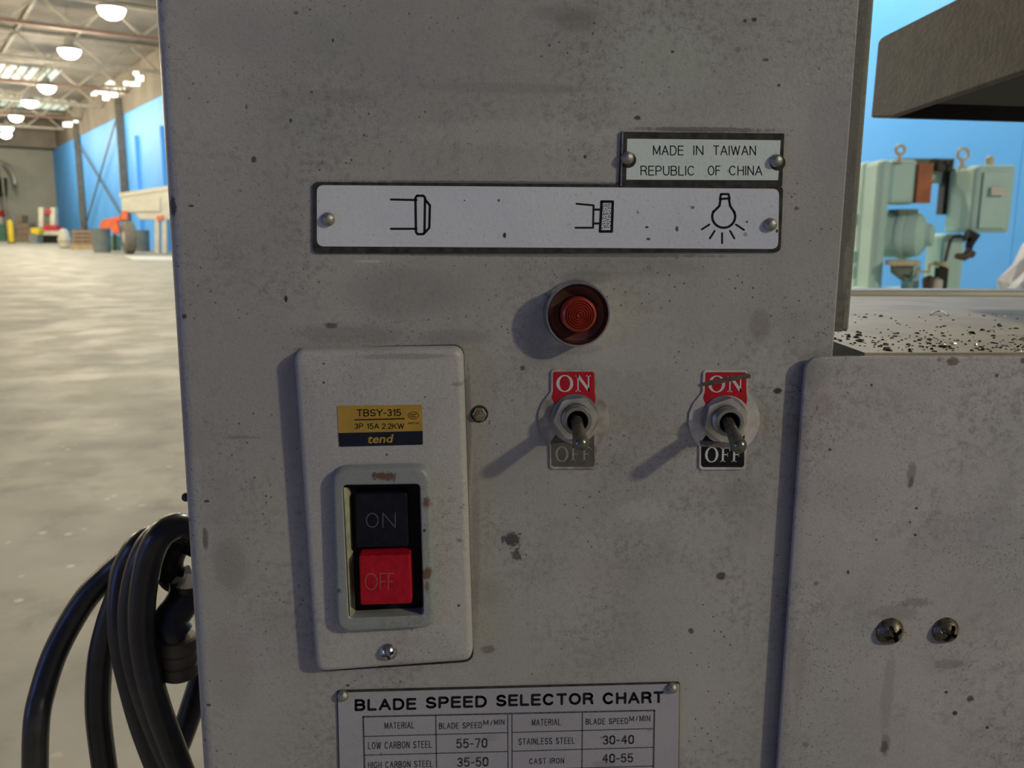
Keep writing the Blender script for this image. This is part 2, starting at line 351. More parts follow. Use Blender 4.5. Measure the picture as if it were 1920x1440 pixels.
# blue wall made of tall cladding panels with recessed joints
pa = -6.0; k = 0
while pa < AE:
    wd = 3.9; build(MB().box(H(pa+wd/2, WL+0.10, 4.2), (wd-0.006, 0.2, 8.4), AXS), 'wall_panel', M['blue_wall'], wr); pa += wd
build(slab(-6, AE, WL+0.12, WL+0.3, 0, RZ), 'backing', M['grey_wall'], wr)
build(slab(-6, AE, WL-0.05, WL+0.12, 8.4, RZ), 'header_band', M['roof'], wr)
wb = build(slab(AE, AE+0.3, -22, WL, 0, RZ), 'wall_back', M['grey_wall'], props=st)
wl_ = build(slab(-4, AE, -22.3, -22, 0, RZ), 'wall_left', M['grey_wall'], props=st)
cl = thing('ceiling', None, None, H(30, 0, RZ)); cl['kind'] = 'structure'
build(slab(-4, AE+2, -22, WL+0.3, RZ, RZ+0.2), 'roof_deck', M['roof'], cl)
# the lower fascia in front of the far wall
build(slab(AE-3.0, AE-2.8, -22, WL, 8.3, RZ), 'fascia', M['roof'], cl)
# roof ribs
ta = 8.0; trusses = []
while ta < AE-4:
    t = thing('truss', None, None, H(ta, 0, 9.4), parent=cl)
    tint = M['truss'] if len(trusses) % 2 else M['rust_steel']
    build(MB().bar(H(ta, -21, 9.5), H(ta, WL-0.1, 9.5), 0.24, 0.16), 'bottom_chord', tint, t)
    build(MB().bar(H(ta, -21, 10.7), H(ta, WL-0.1, 10.7), 0.24, 0.12), 'top_chord', M['truss'], t)
    l = WL-0.3; up = True
    while l > (-6 if ta > 20 else 0):
        n_ = l-1.3
        build(MB().bar(H(ta, l, 9.55 if up else 10.65), H(ta, n_, 10.65 if up else 9.55), 0.10, 0.10), 'web_member', M['truss'], t)
        l = n_; up = not up
    trusses.append(t); ta += 8.4
for l in (8.2, 5.6, 3.0, 0.4, -2.4):
    build(MB().bar(H(4, l, 10.72), H(AE-3, l, 10.72), 0.12, 0.10), 'purlin', M['truss'], cl)
# translucent ribbed roof sheets let in as cross bands
n_w = 1
for (a0, a1, l0, l1) in ((61, 66, 1.5, 9.2), (75, 81, 3.2, 11.8)):
    wdw = thing('window_%d' % n_w, None, None, H((a0+a1)/2, (l0+l1)/2, RZ)); wdw['kind'] = 'structure'; n_w += 1
    l = l0
    while l < l1:
        build(slab(a0, a1, l, l+0.42, RZ-0.05, RZ-0.01), 'sheet', M['skylight'], wdw); l += 0.6
# daylit panes high in the right wall, seen between the trusses
def wallp(px, py, l=WL-0.07): return onplane(px, py, H(0, l, 0), WN)
for (x0, y0, x1, y1) in ((251, 134, 262, 141), (256, 142, 271, 152), (233, 153, 242, 160), (244, 154, 264, 161), (193, 152, 218, 158), (172, 167, 184, 179), (186, 165, 205, 176), (207, 166, 222, 182), (225, 165, 236, 175), (194, 178, 206, 188), (154, 163, 164, 176), (119, 229, 136, 238), (139, 226, 147, 231)):
    P = [wallp(x0, y0), wallp(x1, y0), wallp(x1, y1), wallp(x0, y1)]
    wdw = thing('window_%d' % n_w, None, None, P[3]); wdw['kind'] = 'structure'; n_w += 1
    build(MB().prism(P, -WN*0.05), 'pane', M['daylit'], wdw)
    c_ = (P[0]+P[1]+P[2]+P[3])/4
    build(MB().bar(P[0], P[1], 0.06, 0.12).bar(P[3], P[2], 0.06, 0.12).bar(P[0], P[3], 0.06, 0.12).bar(P[1], P[2], 0.06, 0.12), 'frame', M['truss'], wdw)
# columns and cross bracing along the blue wall
def wcol(px, py):
    p = wallp(px, py, WL-0.25); a, l = hal(p); return a
ca = [wcol(153, 380), wcol(231, 330)]
for i, a in enumerate(ca + [16.0]):
    mb = MB().box(H(a, WL-0.25, 4.7), (0.40, 0.03, 9.4), AXS)
    for s in (-1, 1): mb.box(H(a+s*0.20, WL-0.25, 4.7), (0.03, 0.36, 9.4), AXS)
    build(mb, 'steel_column', M['col'], wr)
a0, a1 = ca[0], ca[1]
build(MB().bar(H(a0, WL-0.2, 7.9), H(a1+0.2, WL-0.2, 1.5), 0.09, 0.09), 'cross_brace', M['col'], wr)
build(MB().bar(H(a1, WL-0.3, 8.5), H(a0, WL-0.3, 0.8), 0.09, 0.09), 'cross_brace', M['col'], wr)
for i, (x, y) in enumerate(((252, 300), (300, 300))):
    a = wcol(x, y)
    build(MB().box(H(a, WL-0.06, 3.4), (0.5, 0.3, 6.8), AXS), 'pilaster', M['blue_wall'], wr)
for i, q in enumerate((((233, 480), (330, 481), (330, 488), (250, 487)), ((-20, 449), (17, 449), (17, 455), (-20, 455)))):
    build(MB().prism([onz(*p, 0.001) for p in q], (0, 0, 0.006)), 'painted_line', M['line'], floor)

# high-bay lamps hanging under the trusses
lamp_label = {0: 'largest and nearest glowing high-bay lamp at the top of the hall', 1: 'second nearest high-bay lamp, below and left of the largest one',
              2: 'third glowing high-bay lamp from the top of the hanging row', 3: 'fourth glowing high-bay lamp down the row',
              4: 'fifth glowing high-bay lamp down the row', 5: 'sixth high-bay lamp, touching the left photo edge', 6: 'farthest lowest high-bay lamp at the left photo edge'}
def lamp(a, l, z, k):
    o = H(a, l, z); t = thing('high_bay_lamp', lamp_label[k], 'lamp', o, 'high-bay lamps down the hall')
    build(MB().lathe(o+Vector((0, 0, -0.22)), Z, [(0.001, -0.12), (0.18, -0.09), (0.34, 0.0), (0.43, 0.14), (0.46, 0.25)], 28), 'glass_bowl', M['bowl'], t, True)
    build(MB().lathe(o, Z, [(0.47, 0.02), (0.48, 0.04), (0.38, 0.14), (0.2, 0.22), (0.15, 0.5), (0.001, 0.51)], 28), 'housing', M['lamp_body'], t, True)
    build(MB().bar(o+Vector((0, 0, 0.4)), Vector((o.x, o.y, RZ-0.02)), 0.03, 0.03), 'stem', M['lamp_body'], t)
    return t
def bulb(a, l, z, e):
    ld = bpy.data.lights.new('bay_light', 'POINT'); ld.energy = e; ld.color = (1.0, 0.88, 0.66); ld.shadow_soft_size = 0.3
    lo = bpy.data.objects.new('bay_light', ld); COL.objects.link(lo); lo.location = H(a, l, z)
pos = []
for k, (x, y) in enumerate(((209, 18), (130, 95), (88, 163), (56, 191), (30, 219), (13, 240), (-1, 262))):
    a, l = hal(onz(x, y, 8.8)); pos.append((min(a, 84.0), l))
base = None
for k, (a, l) in enumerate(pos):
    if k == 0: base = lamp(a, l, 8.8, 0)
    else:
        t = base.copy(); COL.objects.link(t); t.location = H(a, l, 8.8); t['label'] = lamp_label[k]
        for ch in list(base.children):
            c = ch.copy(); COL.objects.link(c); c.parent = t
for a, l in pos[:6]: bulb(a, l, 8.2, 1250)
for a, e in ((9, 2700), (24, 1300)): bulb(a, 8.5, 8.2, e)  # extra point lights without fixtures, added to brighten the wall and green machine
for a in (27, 40, 53, 66): bulb(a, -5, 8.2, 1500)
for a in (30, 54): bulb(a, -14, 8.2, 1700)

# ------------------------------------------------------------------ things standing far down the hall
M['bin'] = mat('bin_grey', (0.22, 0.27, 0.27), 0.6, 0, 0.1, 3)
M['off_white'] = mat('off_white_paint', (0.62, 0.60, 0.50), 0.5, 0, 0.06, 2)
M['orange'] = mat('orange_paint', (0.80, 0.16, 0.05), 0.5, 0, 0.1, 2)
M['red'] = mat('red_paint', (0.55, 0.03, 0.04), 0.5, 0, 0.1, 2)
M['yellow'] = mat('yellow_paint', (0.85, 0.60, 0.03), 0.5, 0, 0.06, 2)
M['wood'] = mat('pallet_wood', (0.33, 0.24, 0.17), 0.8, 0, 0.12, 5)
M['tan'] = mat('tan_board', (0.50, 0.38, 0.22), 0.8, 0, 0.1, 3)
M['green'] = mat('green_drum', (0.12, 0.28, 0.2), 0.5, 0, 0.1, 3)
M['tyre'] = mat('tyre_rubber', (0.02, 0.02, 0.02), 0.8, 0, 0.1, 5)
M['tyre_grey'] = mat('dusty_tyre', (0.22, 0.20, 0.165), 0.9, 0, 0.1, 5)
def dof_ground(x, y):                      # distance of the spot on the floor seen at pixel x, y
    g = onz(x, y, 0.0); return min((g-CAM).dot(F), 77.0)
def D(x, y, d): return atdepth(x, y, d)
def card(mb, pts, d, dep, mi=0): return mb.prism([D(x, y, d) for x, y in pts], FH*dep, mi)
def q4(x0, y0, x1, y1): return [(x0, y0), (x1, y0), (x1, y1), (x0, y1)]
# ribbed grey bins
for (xc, yb, wpx, hpx, lab) in ((192, 473, 34, 44, 'blue-grey ribbed bin under the orange plough blade'), (269, 471, 26, 39, 'narrower blue-grey bin behind the tyre, below the white loader')):
    g = onz(xc, yb); d = (g-CAM).dot(F); r = wpx*d/FPX/2; h = hpx*d/FPX
    t = thing('waste_bin', lab, 'bin', g, 'grey bins by the loader')
    prof = [(r*0.86, 0)]
    for i in range(5): prof += [(r*(0.86+0.1*i/5)+0.015, h*(i+0.2)/5), (r*(0.88+0.1*i/5), h*(i+0.9)/5)]
    build(MB().lathe(g, Z, prof+[(r*0.97, h*0.98)], 24, cap0=True), 'bin_body', M['bin'], t, True)
    build(MB().lathe(g, Z, [(r*0.97, h*0.96), (r*1.02, h*0.96), (r*1.02, h), (r*0.93, h), (r*0.90, h*0.9), (0.001, h*0.9)], 24), 'rim', M['bin'], t, True)
# white loader with big tyre
d = dof_ground(262, 476)
g = D(290, 476, d); g.z = 0
t = thing('white_loader', 'white boxy loader with a large tyre, beside the panel edge', 'vehicle', g)
mb = MB(); card(mb, [(226, 366), (330, 350), (330, 412), (262, 412), (252, 400), (228, 398)], d, 0.7); build(mb, 'body', M['off_white'], t, bevel=0.05)
mb = MB(); card(mb, [(222, 362), (330, 346), (330, 354), (224, 371)], d-0.05, 0.8); build(mb, 'roof', M['off_white'], t, bevel=0.03)
mb = MB(); card(mb, [(240, 380), (300, 370), (300, 396), (243, 397)], d-0.08, 0.05); build(mb, 'side_panel', M['off_white'], t)
for x in (290, 304): build(card(MB(), q4(x, 410, x+8, 474), d, 0.25), 'leg', M['off_white'], t)
wc = D(241, 444, d-0.3); wr_ = 30*d/FPX
wc.z = wr_
ax_ = (FH*0.55+RH*0.83).normalized()
build(MB().lathe(wc-ax_*0.25, ax_, [(wr_*0.5, 0), (wr_*0.9, 0), (wr_, 0.1), (wr_, 0.4), (wr_*0.9, 0.5), (wr_*0.5, 0.5)], 28), 'tyre', M['tyre_grey'], t, True)
build(MB().lathe(wc-ax_*0.28, ax_, [(0.001, 0.0), (wr_*0.3, 0.02), (wr_*0.52, 0.08)], 20), 'hub', M['off_white'], t, True)
build(card(MB(), [(228, 396), (238, 395), (239, 411), (227, 412)], d-0.1, 0.2), 'marker_lamp', M['orange'], t)
build(card(MB(), [(293, 405), (305, 404), (305, 412), (294, 413)], d-0.12, 0.1), 'marker_lamp', M['orange'], t)
g = D(205, 474, d); g.z = 0
t = thing('orange_plough', 'orange-red angular plough blade beside the white loader', 'plough', g)
build(card(MB(), [(186, 424), (192, 412), (208, 409), (224, 405), (226, 415), (210, 419), (206, 428), (188, 428)], d+0.5, 0.4), 'mouldboard', M['orange'], t)
build(card(MB(), [(205, 411), (219, 413), (224, 436), (216, 440), (207, 430)], d+0.3, 0.25), 'blade', M['orange'], t)
build(card(MB(), q4(212, 436, 216, 470), d+0.4, 0.15), 'stand', M['dark_iron'], t)
g = onz(218, 470); d2 = (g-CAM).dot(F); r = 9*d2/FPX; h = 26*d2/FPX
t = thing('green_drum', 'small green drum between the near bin and the tyre', 'drum', g)
build(MB().lathe(g, Z, [(r, 0), (r, h*0.32), (r*1.04, h*0.34), (r, h*0.36), (r, h*0.66), (r*1.04, h*0.68), (r, h*0.70), (r, h), (0.001, h)], 22, cap0=True), 'drum_body', M['green'], t, True)
build(MB().lathe(g+Z*h, Z, [(r*1.03, -0.02), (r*1.03, 0.03), (r*0.93, 0.03), (r*0.93, 0)], 22), 'rim', M['green'], t, True)
# stack of low crates on a tan base, left of the bins
d = dof_ground(155, 468); g = D(154, 468, d); g.z = 0
t = thing('pallet_stack', 'low brown pallet stack on tan boards at the foot of the far column', 'pallets', g)
for i in range(4):
    y = 459-i*7.2
    build(card(MB(), q4(134, y-5.2, 175, y), d, 1.2), 'pallet', M['wood'], t)
    for xs_ in (136, 152, 168): build(card(MB(), q4(xs_, y-7.2, xs_+4, y-5.2), d+0.05, 1.1), 'spacer', M['wood'], t)
build(card(MB(), q4(131, 459.2, 177, 468.5), d-0.1, 1.4), 'base_boards', M['tan'], t)
g = onz(122, 466); d = (g-CAM).dot(F)
t = thing('wrapped_bundle', 'beige rounded bundle at the left end of the pallet stack', 'bundle', g)
r = 11*d/FPX; h = 36*d/FPX
build(MB().lathe(g, Z, [(r*0.8, 0), (r*1.05, h*0.12), (r*0.95, h*0.3), (r*1.08, h*0.45), (r*0.9, h*0.62), (r*0.8, h*0.85), (r*0.4, h), (0.001, h*1.02)], 16, cap0=True), 'sack', M['off_white'], t, True)
build(MB().lathe(g, Z, [(r*1.0, h*0.34), (r*1.08, h*0.36), (r*1.0, h*0.39)], 16), 'strap', M['tan'], t, True)
# red and white machine at the end wall
d = dof_ground(92, 456); g = D(92, 456, d); g.z = 0
t = thing('red_press', 'red-based machine with two white posts at the far end wall', 'machine', g)
for x in (72, 94): build(card(MB(), [(x, 389), (x+9, 389), (x+9, 426), (x, 426)], d, 0.5), 'post', M['off_white'], t)
build(card(MB(), [(86, 397), (95, 396), (98, 424), (85, 424)], d+0.1, 0.4), 'mast', M['col'], t)
build(card(MB(), q4(84, 393, 96, 401), d, 0.5), 'head', M['red'], t)
build(card(MB(), [(83, 422), (101, 422), (110, 433), (75, 433)], d-0.1, 1.0), 'base', M['red'], t)
build(card(MB(), q4(77, 433, 112, 441), d-0.15, 1.1), 'skirt', M['off_white'], t)
build(card(MB(), q4(74, 441, 111, 456), d, 1.0), 'plinth', M['dark_iron'], t)
d = dof_ground(66, 456); g = D(66, 456, d); g.z = 0
t = thing('yellow_cart', 'small cart with a yellow top left of the red machine', 'cart', g)
build(card(MB(), [(57, 427), (73, 430), (72, 440), (58, 437)], d-1.5, 0.8), 'top', M['yellow'], t)
build(card(MB(), q4(54, 438, 70, 455), d-1.4, 0.8), 'body', M['bin'], t)
d = dof_ground(42, 453); g = D(42, 453, d); g.z = 0
t = thing('crate_stack', 'brown stack of crates between the yellow post and yellow cart', 'crates', g)
for i, (x0, x1, y0, y1) in enumerate(((29, 55, 441, 454.5), (31, 56, 430, 440), (29, 54, 419, 429), (30, 40, 404, 418))):
    build(card(MB(), q4(x0, y0, x1, y1), d, 1.1), 'crate', M['wood'], t, bevel=0.03)
g = onz(22, 456); d = (g-CAM).dot(F)
t = thing('yellow_bollard', 'bright yellow round-topped bollard at the far left', 'bollard', g)
r = 5*d/FPX; h = 43*d/FPX
build(MB().lathe(g, Z, [(r, 0), (r, h*0.86), (r*0.8, h*0.95), (0.001, h)], 18, cap0=True), 'post', M['yellow'], t, True)
build(MB().lathe(g, Z, [(r*1.3, 0), (r*1.3, 0.08), (r, 0.1)], 18, cap0=True), 'foot', M['dark_iron'], t, True)
d = dof_ground(4, 450); g = D(4, 450, d); g.z = 0
t = thing('green_cabinet', 'green cabinet with red top cut by the left photo edge', 'cabinet', g)
build(card(MB(), q4(-12, 420, 10, 455), d, 1.0), 'body', M['green'], t, bevel=0.03)
build(card(MB(), q4(-12, 394, 4, 406), d, 0.8), 'red_top', M['red'], t)
build(card(MB(), q4(-10, 406, 3, 420), d+0.1, 0.6), 'white_panel', M['off_white'], t)
# wall fan on a tall post, cut by the left edge
d = dof_ground(14, 452)-1; g = D(16, 452, d); g.z = 0
t = thing('pedestal_fan', 'tall grey pedestal fan cut by the left photo edge', 'fan', g)
fc = D(0, 352, d)
build(MB().bar(g, g+Z*(fc.z+2.2), 0.12, 0.12), 'post', M['truss'], t)
arc = [D(-4+32*math.cos(a_), 352+42*math.sin(a_)-6, d) for a_ in [(-PI*0.5+PI*0.5*k/14) for k in range(15)]]
build(MB().tube(arc, 0.20, 8), 'guard', M['lamp_body'], t, True)
build(card(MB(), q4(-14, 333, 8, 368), d, 0.5), 'motor', M['dark_iron'], t, bevel=0.05)

# ------------------------------------------------------------------ pale green machine in front of the blue wall
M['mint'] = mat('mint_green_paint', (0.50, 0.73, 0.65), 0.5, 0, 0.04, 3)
M['mint_dark'] = mat('dark_olive_paint', (0.16, 0.20, 0.15), 0.6, 0, 0.15, 6)  # darker olive tone for beam, bracket and gusset
M['rust_orange'] = mat('rust_orange_panel', (0.50, 0.16, 0.06), 0.6, 0, 0.12, 8)
M['cream'] = mat('cream_paint', (0.62, 0.55, 0.36), 0.6, 0, 0.1, 6)
M['brown'] = mat('oily_brown_metal', (0.12, 0.085, 0.06), 0.5, 0.3, 0.2, 10)
d = 6.6
g = D(1720, 700, d); g.z = 0
t = thing('green_press', 'pale green industrial machine with eye bolts against the blue wall', 'machine', g)
def gz(px, py, dd): q = D(px, py, dd); return Vector((q.x, q.y, 0))
def tall(x0, x1, ytop, dd, dep, name, m, bev=0.02, ybot=None):
    a_, b_ = D(x0, ytop, dd), D(x1, ytop, dd)
    if ybot is None: P = [a_, b_, Vector((b_.x, b_.y, 0)), Vector((a_.x, a_.y, 0))]
    else: zb = D(x0, ybot, dd).z; P = [a_, b_, Vector((b_.x, b_.y, zb)), Vector((a_.x, a_.y, zb))]
    return build(MB().prism(P, FH*dep), name, m, t, bevel=bev)
tall(1650, 1676, 299, d, 0.30, 'front_column', M['mint'], 0.04)
tall(1622, 1640, 303, d+0.35, 0.30, 'rear_column', M['mint'], 0.03)
tall(1672, 1723, 299, d+0.02, 0.25, 'control_box', M['mint'], 0.03, 382)
tall(1724, 1751, 306, d, 0.10, 'orange_panel', M['rust_orange'], 0.0, 380)
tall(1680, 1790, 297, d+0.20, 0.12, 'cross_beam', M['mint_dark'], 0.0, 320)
tall(1730, 1790, 318, d+0.18, 0.12, 'cross_beam', M['mint'], 0.01, 343)
tall(1760, 1774, 303, d+0.10, 0.08, 'switch_block', M['dark_iron'], 0.0, 320)
tall(1776, 1788, 300, d+0.12, 0.10, 'cable_duct', M['dark_iron'], 0.0, 402)
tall(1832, 1908, 309, d-0.25, 0.42, 'cabinet', M['mint'], 0.03, 436)
tall(1846, 1896, 322, d-0.262, 0.012, 'cabinet_door', M['mint'], 0.004, 428)
build(MB().prism([D(x, y, d-0.265) for x, y in q4(1859, 350, 1886, 366)], FH*0.01), 'notice', M['off_white'], t)
tall(1771, 1813, 438, d+0.05, 0.30, 'lower_column', M['mint'], 0.03)
tall(1640, 1760, 545, d, 0.5, 'bed', M['mint'], 0.03)
# round gear housing
c_ = D(1712, 441, d+0.15); rr = 44*d/FPX
ax_ = (RH*0.80-FH*0.6).normalized()
build(MB().lathe(c_, ax_, [(rr*0.9, -0.22), (rr, -0.2), (rr, -0.02), (rr*0.92, 0.05), (rr*0.5, 0.10), (rr*0.46, 0.14), (0.001, 0.14)], 32, cap0=True), 'gear_housing', M['mint'], t, True)
build(MB().lathe(c_, ax_, [(rr*1.04, -0.10), (rr*1.06, -0.09), (rr*1.06, -0.05), (rr*1.03, -0.04)], 32), 'flange', M['mint'], t, True)
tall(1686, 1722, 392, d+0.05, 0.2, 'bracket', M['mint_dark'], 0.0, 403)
tall(1680, 1722, 488, d-0.05, 0.2, 'shelf', M['cream'], 0.01, 499)
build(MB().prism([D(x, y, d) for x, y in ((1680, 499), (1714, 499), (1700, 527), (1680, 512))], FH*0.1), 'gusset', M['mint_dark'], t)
tall(1714, 1728, 488, d-0.02, 0.2, 'support', M['mint'], 0.01)
build(MB().tube([D(1718, 508, d-0.1), D(1742, 510, d-0.1), D(1743, 497, d-0.1), D(1750, 494, d-0.1), D(1756, 497, d-0.1)], 0.012, 8), 'pipe', M['cream'], t, True)
build(MB().tube([D(1772, 490, d-0.1), D(1782, 450, d-0.1), D(1788, 444, d-0.1), D(1812, 444, d-0.1)], 0.012, 8), 'pipe', M['brown'], t, True)
build(MB().lathe(D(1764, 499, d-0.1), RH*0.4+Z, [(0.001, 0), (0.06, 0), (0.06, 0.02), (0.001, 0.03)], 16), 'handwheel', M['cream'], t, True)
build(MB().bar(D(1766, 502, d-0.1), D(1762, 547, d-0.05), 0.07, 0.07), 'spindle', M['dark_iron'], t)
build(MB().tube([D(1792, 480, d-0.25), D(1808, 482, d-0.25), D(1816, 474, d-0.25), D(1826, 478, d-0.25)], [0.02, 0.03, 0.04, 0.025], 10), 'valve', M['brown'], t, True)
build(MB().tube([D(1812, 441, d-0.2), D(1826, 445, d-0.2), D(1818, 458, d-0.2), D(1815, 476, d-0.2)], [0.05, 0.05, 0.03, 0.02], 10), 'hose', M['dark_iron'], t, True)
build(MB().lathe(D(1742, 528, d-0.1), Z, [(0.03, -0.12), (0.05, 0), (0.045, 0.03), (0.001, 0.05)], 14), 'valve', M['brown'], t, True)
build(MB().lathe(D(1756, 540, d-0.12), Z, [(0.04, -0.12), (0.04, 0.06), (0.001, 0.08)], 14), 'cap', M['off_white'], t, True)
for (x, y, r) in ((1688, 281, 0.033), (1806, 289, 0.042)):
    o = D(x, y, d); ring = [o+RH*(r*math.cos(2*PI*k/20))+Z*(r*math.sin(2*PI*k/20)) for k in range(21)]
    mb = MB().tube(ring, 0.013, 8); mb.lathe(o-Z*(r+0.065), Z, [(0.03, 0), (0.02, 0.03), (0.014, 0.07)], 12)
    build(mb, 'eye_bolt', M['off_white'], t, True)
build(MB().lathe(D(1855, 309, d-0.1), Z, [(0.03, -0.02), (0.03, 0.05), (0.02, 0.06), (0.001, 0.07)], 12), 'stub', M['cream'], t, True)
for y in (333, 400, 470, 500): tall(1600, 1624, y, d+0.5, 0.1, 'rail', M['mint'], 0.01, y+22)
# plastic-wrapped object at the right edge
M['plastic'] = mat('white_plastic_sheet', (0.78, 0.81, 0.86), 0.35, 0, 0.08, 6, bump=0.5, bscale=10, bdist=0.02)
o = gz(1965, 548, 4.6); loops = []
hh = D(1965, 436, 4.6).z
rs = random.Random(3)
for i, (fz, fr) in enumerate(((0, 1.15), (0.35, 1.1), (0.62, 1.0), (0.74, 0.92), (0.80, 0.97), (0.87, 0.78), (0.95, 0.62), (1.0, 0.34))):
    loops.append([o+Z*(hh*fz+rs.uniform(-.01, .01))+Vector((math.cos(2*PI*k/14), math.sin(2*PI*k/14), 0))*0.245*fr*rs.uniform(.88, 1.1) for k in range(14)])
tw = thing('wrapped_machine', 'white plastic sheet draped over something at the right photo edge', 'plastic sheet', o)
build(MB().loft(loops), 'sheet', M['plastic'], tw)

# ------------------------------------------------------------------ the band saw: column, cover, table, head
saw = thing('band_saw', 'grey enamelled band saw, its worn control column filling the photo', 'machine tool', (0.02, 0.06, 0))
ORG = Vector((0, 0, 1.2))
def stn(lst, off=0.0):
    out = []
    for (x, y, rx, ry, c, s_, k) in lst:
        p = W(x, y, off)-ORG; out.append((p.x, p.z, rx*0.0002, ry*0.0002, c, s_, k))
    return out
BR = (0.09, 0.06, 0.045); DK = (0.035, 0.032, 0.035); PUR = (0.05, 0.035, 0.05); GR = (0.16, 0.15, 0.14); LT = (0.50, 0.50, 0.47); GN = (0.36, 0.42, 0.34)
sp_panel = stn([
    (322, 388, 9, 26, PUR, 0.95, 0.9), (476, 299, 6, 8, (0.10, 0.05, 0.01), 0.9, 0.6), (345, 593, 6, 6, DK, 0.9, 0.5), (349, 1000, 8, 40, BR, 0.5, 0.8),
    (385, 1010, 7, 30, BR, 0.7, 0.8), (536, 560, 4, 8, DK, 1, 0.5), (960, 1012, 22, 20, DK, 0.9, 1.9), (968, 1040, 14, 14, DK, 0.8, 2.0), (1352, 1080, 13, 11, BR, 1, 0.3),
    (1296, 1183, 8, 8, BR, 0.9, 0.8), (1458, 733, 11, 8, (0.02, 0.03, 0.025), 1, 0.5), (915, 1218, 20, 11, GR, 0.8, 1.0), (1080, 40, 46, 22, BR, 0.30, 0.9), (1060, 25, 80, 18, GR, 0.35, 0.6),
    (950, 165, 190, 12, GR, 0.30, 0.9), (640, 180, 90, 14, GR, 0.25, 0.9), (1425, 610, 26, 42, GR, 0.40, 0.4), (620, 610, 16, 7, DK, 0.8, 1.4), (1390, 925, 50, 32, GR, 0.22, 0.9),
    (1250, 120, 120, 90, GN, 0.35, 0.6), (1180, 640, 120, 80, LT, 0.16, 0.9), (980, 690, 6, 6, BR, 0.9, 0.7), (1414, 37, 7, 5, DK, 1, 0.8), (1397, 39, 5, 5, DK, 0.9, 0.8), (1436, 112, 8, 4, DK, 0.8, 0.9),
    (1384, 93, 6, 7, GR, 0.8, 1.0), (1460, 160, 4, 4, DK, 0.9, 0.5), (1196, 221, 8, 5, DK, 0.9, 1.2), (1097, 294, 4, 4, DK, 1, 0.3), (1261, 97, 4, 3, DK, 1, 0.3), (555, 24, 5, 4, DK, 0.8, 0.5), (624, 76, 2.5, 4, DK, 0.9, 0.4),
    (545, 226, 3, 5, DK, 0.8, 0.4), (462, 200, 3, 6, DK, 0.6, 0.6), (584, 173, 4, 3, DK, 0.7, 0.5), (358, 386, 7, 3, DK, 0.9, 0.4), (690, 490, 30, 3, LT, 0.7, 0.9), (387, 940, 7, 4, DK, 0.9, 1.0),
    (352, 978, 4, 4, DK, 0.9, 0.3), (391, 1322, 7, 4, DK, 0.9, 0.4), (383, 1390, 3, 5, DK, 0.8, 0.5), (652, 1285, 5, 3, DK, 0.9, 0.6), (498, 1185, 2, 6, GR, 0.8, 0.4), (1493, 391, 6, 5, (0.12, 0.04, 0.04), 0.8, 0.8), (1385, 900, 4, 4, DK, 0.4, 1),
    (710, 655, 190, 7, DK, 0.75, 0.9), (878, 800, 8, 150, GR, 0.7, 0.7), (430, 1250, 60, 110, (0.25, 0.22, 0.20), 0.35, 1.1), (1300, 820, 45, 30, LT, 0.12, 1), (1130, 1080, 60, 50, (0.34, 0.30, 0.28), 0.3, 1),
    (1180, 500, 180, 25, GR, 0.25, 0.8), (760, 545, 150, 60, GR, 0.28, 0.8), (1080, 655, 60, 14, GR, 0.35, 0.6), (1320, 1000, 80, 60, LT, 0.14, 0.8), (1450, 690, 70, 50, LT, 0.15, 0.8), (650, 626, 120, 22, GR, 0.4, 2.2), (850, 632, 90, 18, GR, 0.4, 2.2), (892, 1030, 10, 230, GR, 0.4, 1.4), (1000, 344, 440, 5, DK, 0.6, 0.8), (1030, 478, 450, 5, DK, 0.5, 0.8), (1320, 243, 160, 6, DK, 0.6, 1.0), (430, 1060, 40, 70, GR, 0.4, 1.5), (1100, 520, 60, 16, GR, 0.5, 1.1), (1010, 640, 30, 60, GR, 0.3, 1.1), (900, 1110, 60, 40, BR, 0.15, 1.3), (450, 820, 34, 5, GR, 0.5, 1.4), (1560, 250, 60, 120, (0.24, 0.24, 0.27), 0.4, 1.0), (1200, 960, 60, 30, LT, 0.25, 1.2), (470, 60, 130, 60, (0.27, 0.27, 0.27), 0.4, 1.2), (800, 110, 160, 70, (0.27, 0.26, 0.27), 0.35, 1.2), (980, 250, 260, 30, LT, 0.2, 0.6)])  # bluish patch at upper right paints the saw head's shadow into the enamel
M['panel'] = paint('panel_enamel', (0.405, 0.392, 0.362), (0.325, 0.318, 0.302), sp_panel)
# front face profile: bent sheet with a rolled left edge, swept from floor to top
xl = W(306, 300).x; xr = W(1590, 300).x
ZT = 1.62; ZB = 0.0
def colprof(z):
    r = 0.0055; p = []
    for k in range(7):
        a_ = PI/2*k/6; p.append(Vector((xl-0.0005+r-r*math.cos(a_), r-r*math.sin(a_), z)))
    p.append(Vector((xr-0.0008, 0, z))); p.append(Vector((xr, 0.0008, z)))
    p.append(Vector((xr, 0.006, z))); p.append(Vector((xr-0.0018, 0.006, z))); p.append(Vector((xr-0.0018, 0.0018, z)))
    p.append(Vector((xl+0.0062, 0.0018, z))); p.append(Vector((xl+0.0015, 0.0065, z))); p.append(Vector((xl+0.0015, 0.10, z))); p.append(Vector((xl-0.0005, 0.10, z)))
    return p
zs = [ZB, 0.6, 0.9, 1.0, 1.1, 1.2, 1.3, 1.4, 1.5, ZT]
build(MB().loft([colprof(z) for z in zs]), 'front_panel', M['panel'], saw, smooth=True, origin=ORG)
M['inner'] = mat('column_inner_paint', (0.13, 0.135, 0.125), 0.6, 0, 0.2, 60, bump=0.2)
build(MB().box((xl*0.5+xr*0.5, 0.055, ZT/2-0.002), (xr-xl-0.012, 0.085, ZT-0.01)), 'column_core', M['inner'], saw)
